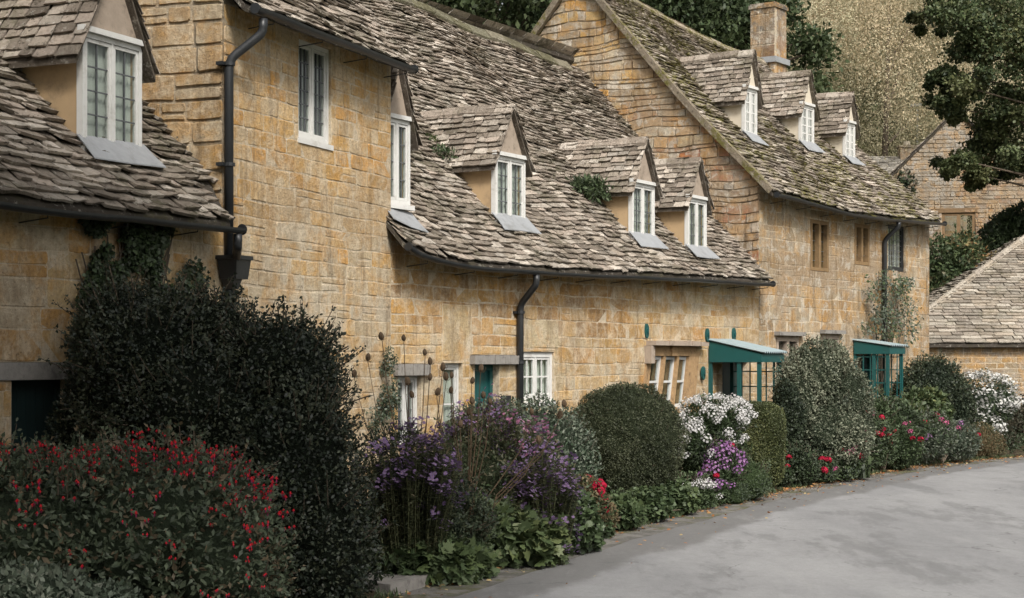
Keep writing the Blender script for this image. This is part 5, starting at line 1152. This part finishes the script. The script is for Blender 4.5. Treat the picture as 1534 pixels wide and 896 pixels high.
# tall green plants near second porch
plant('climbing_hydrangea', 'tangled mid-green shrub in front of the trellis porch', 'bush', [(1300, 632, 31.3, 34, 34, .4), (1330, 625, 32.0, 28, 30, .35), (1348, 634, 32.2, 32, 26, .35)], 9000, .07, DK[2:] + GREEN, rough=.3, freq=5, depth=.2, W=.5)
plant('yellow_green_shrub', 'yellow-green large-leaved shrub below the dark round bush', 'bush', [(1385, 618, 33.6, 36, 30, .4), (1355, 632, 33.2, 30, 28, .4)], 5000, .11, GREEN[2:] + LIGHT, rough=.25, W=.6, shape='oval')
plant('dark_round_bush', 'dark rounded bush right of the trellis porch at the house corner', 'bush', [(1398, 580, 35.8, 44, 44, .65), (1425, 610, 35.8, 34, 50, .5), (1365, 600, 35.4, 28, 40, .5)], 20000, .055, DK + [(.075, .085, .045)], rough=.15, freq=5)
r_, LL = plant('phlox_clump', 'large white-flowered clump against the barn wall', 'flowering plant', [(1472, 606, 36.4, 42, 42, .5), (1462, 640, 36.3, 32, 36, .4), (1500, 600, 36.6, 22, 30, .35)], 9000, .06, GREYG[:2] + GREEN, W=.35, rough=.25, up=.5)
heads(r_, LL, 'whitespray', 130, 1.25, .05, -.2, push=1.16)
plant('brown_shrub', 'brownish fading mound at the end of the border', 'plant', [(1465, 664, 35.0, 30, 30, .4), (1490, 668, 35.6, 16, 20, .3)], 6500, .035, BROWN + GREEN[:1], rough=.12)
plant('barn_creeper', 'dark creeper sprawling over the foot of the barn wall', 'climber', [(1520, 640, 39.4, 40, 42, .5), (1580, 640, 40.2, 50, 55, .5), (1500, 665, 37.4, 26, 18, .3)], 9000, .07, [(.05, .045, .03), (.065, .06, .04), (.04, .05, .03)], rough=.25)
# orange-tinted shrub
plant('tall_shrub', 'tall green shrub with orange tips in front of the gabled house', 'bush', [(1425, 430, 47.5, 52, 72, 1.1), (1440, 385, 47.6, 30, 32, .8), (1460, 480, 47.5, 40, 80, 1.0), (1410, 520, 47.3, 50, 90, 1.0)], 24000, .12, GREEN + LIGHT[:2] + [(.11, .10, .05)], rough=.2, freq=2.5, depth=.15)
ts = [o for o in bpy.data.objects if o.name == 'tall_shrub'][0]
foliage(ts, [(bpx(1436, 47.5) - ts.location[0], .0 - .5, zpx(368, 47.5), .35, .5, .28), (bpx(1462, 47.5) - ts.location[0], -.6, zpx(392, 47.5), .5, .5, .28)], 230, .10, [(.30, .13, .06), (.28, .16, .07), (.22, .18, .08), (.13, .13, .06)], rough=.5, depth=.4, name='orange_tips')
plant('wall_shrub', 'dark shrub against the reddish wall right of the wooden window', 'bush', [(1505, 355, 50.2, 36, 34, .7), (1535, 345, 50.2, 40, 40, .7), (1500, 400, 50.0, 40, 60, .8)], 12000, .11, GREEN + DK[3:], rough=.25, freq=2.5)
plant('wall_ivy', 'ivy patch on the left slope of the gabled house', 'climber', [(1357, 275, 59.6, 17, 18, .3), (1350, 300, 59.6, 22, 26, .3)], 2200, .10, DK + GREEN[:3], rough=.3)

# ------------------------------------------------------------------ trees
def tree(name, label, px, Y, ztop, rx, rz, n, L, pal, base=0.0, clumps=46, group='trees on the slope behind the cottages', seed=0, droop=0.0, flat=.45, trunk=.28, W=.62, mat='leaf', csz=(.16, .30), zc=None, clist=None, cm=.5, nw=.5, r0=.25, stray=.3):
    X = bpx(px, Y); root = empty(name, (X, Y, base)); tag(root, label, 'tree', group); H = ztop - base; zc = zc if zc is not None else H - rz; mb = MB()
    mb.tube([(0, 0, -.3), (.1, 0, H * .2), (-.1, .1, H * .45), (.1, 0, H * .8)], lambda i: trunk * (1.2, .9, .65, .15)[i], 9)
    cl = []
    if clist: cl = list(clist)
    r_ = random.Random(seed + 5)
    while len(cl) < clumps:
        d = Vector((r_.gauss(0, 1), r_.gauss(0, 1), r_.gauss(0, 1))).normalized(); f = r_.uniform(.45, .92); s_ = r_.uniform(*csz) * rx
        c = (d.x * rx * f, d.y * rx * f, zc + d.z * rz * f); cl.append((c[0], c[1], c[2], s_ * 1.25, s_ * 1.25, s_ * (.8 + droop)))
    for c in cl[::(9 if 'golden' in name else 7 if 'maple' in name else 2)]:
        s0 = min(max(c[2] - 1.2, H * .15), H * .75); mb.tube([(0, 0, s0 * .9), (c[0] * .5, c[1] * .5, (s0 + c[2]) / 2 + .2), (c[0], c[1], c[2])], lambda i: trunk * (.32, .2, .06)[i], 5)
    mb.build('trunk', M['bark'], root)
    m_ = n // len(cl); P_ = []; N_ = []; C_ = []
    pal_ = np.array(pal)
    for i, c in enumerate(cl):
        d = unit(NR.normal(size=(m_, 3))); rr = NR.uniform(r0, 1.0, m_) ** .6 * (1 + stray * vnoise(d, 3, i) + stray * .8 * vnoise(d, 7, i)); p = np.array(c[:3]) + d * np.array(c[3:]) * rr[:, None]; P_.append(p); N_.append(d)
        b_ = pal_[r_.randrange(len(pal_))]; C_.append((pal_[NR.integers(len(pal_), size=m_)] * (1 - cm) + b_ * cm) * NR.uniform(.8, 1.2, (m_, 1)))
    P_ = np.concatenate(P_); N_ = np.concatenate(N_); C_ = np.concatenate(C_); k = len(P_); D = unit(NR.normal(size=(k, 3)) * .7 + N_ * .4 + np.array([0, 0, -droop * 1.5])); NN = unit(N_ * nw + NR.normal(size=(k, 3)) * .5 + np.array([0, 0, flat])); ll = L * NR.uniform(.6, 1.3, k)
    leaf_mesh('crown', P_, D, NN, ll, ll * W, C_, M[mat], root); return root
TG = [(.035, .055, .025), (.05, .075, .032), (.07, .095, .04), (.095, .12, .055)]
tree('broadleaf_tree', 'dark tree just left of the stone gable peak above the sagging roof', 740, 46, 15.0, 3.6, 4.0, 20000, .17, TG, seed=1)
tree('broadleaf_tree', 'dark tree above the left end of the sagging ridge', 610, 47, 15.5, 3.8, 4.2, 20000, .17, TG[:3], seed=2)
tree('broadleaf_tree', 'dark tree immediately right of the stone gable peak', 985, 50, 15.0, 3.6, 4.0, 20000, .17, TG, seed=3)
tree('broadleaf_tree', 'leafy tree just left of the chimney', 1105, 51, 14.6, 3.2, 4.2, 20000, .17, TG[1:], seed=4)
tree('broadleaf_tree', 'dark tree hidden mostly behind the stone gable', 860, 53, 18.0, 4.2, 5.0, 14000, .2, TG, seed=5)
tree('broadleaf_tree', 'small dark tree behind the chimney and first cream dormers', 1160, 54, 11.6, 1.9, 3.4, 9000, .18, TG[:3], seed=6)
tree('broadleaf_tree', 'background tree at the top right between the golden tree and the overhanging branch', 1410, 92, 33, 7, 7, 16000, .26, TG[:3], base=hillz(bpx(1410, 92), 92), seed=7)
# golden tree: long hanging sprays
GOLD = [(.42, .39, .25), (.50, .45, .30), (.58, .51, .36), (.35, .35, .22), (.54, .43, .28)]
g = tree('golden_tree', 'huge pale golden willow-like tree behind the chimney and cream dormers', 1330, 76, 23.5, 8.0, 9.5, 230000, .10, GOLD, base=1.0, cm=.7, nw=2.0, r0=.6, stray=.5, mat='leaf', clumps=58, group='trees on the slope behind the cottages', seed=8, droop=.45, flat=.3, W=.4, csz=(.15, .29), trunk=.22)
tree('golden_tree', 'paler golden tree further up the slope behind the large one', 1190, 84, 27, 6.5, 9.0, 60000, .16, GOLD + TG[3:], mat='soft_leaf', base=hillz(bpx(1190, 84), 84), clumps=80, seed=9, droop=.5, flat=.2, W=.4)
tree('golden_tree', 'olive-gold tree behind the gabled house', 1450, 82, 19, 6, 7.5, 50000, .16, GOLD[:2] + GOLD[5:] + TG[2:], base=hillz(bpx(1450, 82), 82), clumps=70, seed=10, droop=.5, flat=.1, W=.35)
# overhanging maple at the right edge
X0 = bpx(1640, 48); cl = []
rr = random.Random(4)
for px, py, s_ in [(1420, 30, 38), (1450, 10, 50), (1500, 20, 60), (1480, 70, 50), (1440, 75, 26), (1530, 90, 60), (1420, 135, 26), (1455, 125, 36), (1500, 130, 46), (1545, 170, 60), (1475, 165, 28), (1428, 158, 20), (1500, 200, 34), (1460, 232, 28), (1510, 235, 34), (1545, 225, 44), (1440, 240, 18), (1475, 258, 20), (1405, 115, 16), (1408, 15, 24), (1560, 60, 60), (1580, 130, 70), (1600, 40, 80), (1620, 180, 80), (1660, 90, 90), (1700, 170, 90), (1600, 250, 60), (1680, 20, 90), (1520, -20, 70), (1440, -30, 50), (1590, -60, 90), (1680, 240, 70)]:
    Yc = 48 + rr.uniform(-1.4, 1.4); s_m = s_ / F * 48
    for q in range(2): cl.append((bpx(px, 48) - X0 + rr.uniform(-.3, .3) * s_m, Yc - 48 + rr.uniform(-.8, .8), zpx(py, 48) + rr.uniform(-.25, .25) * s_m, s_m * .85, s_m * .8, s_m * .6))
    for q in range(5): a_ = rr.uniform(0, 6.28); t_ = rr.uniform(.6, 1.35); cl.append((bpx(px, 48) - X0 + math.cos(a_) * s_m * t_, Yc - 48 + rr.uniform(-.8, .8), zpx(py, 48) + math.sin(a_) * s_m * t_ * .8, s_m * .34, s_m * .34, s_m * .26))
tree('maple_tree', 'dark green maple hanging its boughs over the gabled house at the top right', 1640, 48, 15, 5, 5, 100000, .10, TG + [(.12, .14, .06), (.16, .16, .07), (.14, .17, .07)], clumps=len(cl), clist=cl, group=None, seed=11, trunk=.2, W=.75, stray=.6)
# wood on the hill
P_ = []; C_ = []; pal_ = np.array(TG + [(.13, .12, .05), (.20, .17, .08)])
r_ = random.Random(3)
for k in range(230):
    x_, y_ = r_.uniform(-55, 70), r_.uniform(94, 140); s_ = r_.uniform(2.2, 3.8); z_ = hillz(x_, y_) + s_ * 1.2; m_ = 420; d = unit(NR.normal(size=(m_, 3))); P_.append(np.array([x_, y_, z_]) + d * np.array([s_, s_, s_ * 1.25]) * NR.uniform(.7, 1.05, (m_, 1))); b_ = pal_[r_.randrange(len(pal_))]; C_.append(np.tile(b_, (m_, 1)) * NR.uniform(.7, 1.3, (m_, 1)))
P_ = np.concatenate(P_); C_ = np.concatenate(C_); k = len(P_); ll = NR.uniform(.35, .7, k); tag(leaf_mesh('woodland', P_, NR.normal(size=(k, 3)), NR.normal(size=(k, 3)) + np.array([0, 0, .6]), ll, ll * .7, C_, M['leaf'], None, 'oval'), kind='stuff')
# fallen leaves and small weeds at the kerb
n = 3600; P_ = []; 
for k in range(n):
    i = rnd.choice((rnd.randrange(12, 100), rnd.randrange(45, 82))); nn = edge_normal(i); o = abs(rnd.gauss(0, .15)) - .10 if rnd.random() < .85 else rnd.uniform(0, 1.2); t = rnd.random(); p = EDGE[i] * (1 - t) + EDGE[i + 1] * t + nn * o; P_.append((p[0], p[1], .03 if o < .35 else .025 + .03 * min(1, o)))
P_ = np.array(P_); A = NR.uniform(0, 6.28, n); D = np.c_[np.cos(A), np.sin(A), NR.uniform(-.1, .3, n)]; N = NR.normal(0, .35, (n, 3)) + np.array([0, 0, 1]); ll = NR.uniform(.025, .065, n)
tag(leaf_mesh('fallen_leaves', P_, D, N, ll, ll * .7, np.array([(.34, .14, .05), (.40, .22, .09), (.22, .12, .06), (.42, .32, .16)])[NR.integers(4, size=n)], M['leaf'], None, 'oval'), kind='stuff')
n = 9000; P_ = []
for k in range(n):
    i = rnd.randrange(12, 100); nn = edge_normal(i); o = -abs(rnd.gauss(0, .14)) + .05; t = rnd.random(); p = EDGE[i] * (1 - t) + EDGE[i + 1] * t + nn * o
    if wob(p[0], p[1], 0, 3) < -.2: continue
    P_.append((p[0], p[1], .03))
P_ = np.array(P_); n = len(P_); ll = NR.uniform(.03, .09, n)
tag(leaf_mesh('grass', P_, NR.normal(0, .5, (n, 3)) + np.array([0, 0, 1]), NR.normal(size=(n, 3)), ll, ll * .2, tint(P_, GREEN + [(.12, .11, .05)], 0), M['leaf'], None, 'blade'), kind='stuff')
# low greenery carpeting the bed behind the mounds
n = 30000; P_ = []
for k in range(n):
    i = rnd.randrange(16, 96); nn = edge_normal(i); o = -rnd.uniform(.15, 2.6); t = rnd.random(); p = EDGE[i] * (1 - t) + EDGE[i + 1] * t + nn * o
    P_.append((p[0], p[1], .08 + rnd.random() * (.22 + .25 * max(0, wob(p[0], p[1], 0, 1.6)))))
P_ = np.array(P_); ll = NR.uniform(.04, .08, n)
tag(leaf_mesh('ground_cover', P_, NR.normal(0, .6, (n, 3)) + np.array([0, 0, .4]), NR.normal(0, .5, (n, 3)) + np.array([0, 0, .7]), ll, ll * .6, tint(P_, DK[1:] + GREEN, 0, k=1.2), M['leaf'], None), kind='stuff')
# added tree, out of view, its crown shaped to shade the near border
cl = []
rr = random.Random(9)
while len(cl) < 100:
    d = Vector((rr.gauss(0, 1), rr.gauss(0, 1), rr.gauss(0, 1))).normalized() * rr.uniform(.2, .95); cl.append((5.9 + d.x * 3.7, .6 + d.y * 3.0, 11.4 + d.z * 3.9, 1, 1, .9))
for _ in range(60): cl.append((5.2 + rr.uniform(-6.2, 0), -4 + rr.uniform(4.6, 11), rr.uniform(6.0, 8.5), .9, .9, .6))
tree('added_shade_tree', 'added unseen tree by the camera, placed to shade the near end of the border', 0, 4.0, 15.0, 3, 3.6, 60000, .16, TG, clumps=160, clist=cl, group=None, seed=12, trunk=.25).location = (-5.2, 4.0, 0)
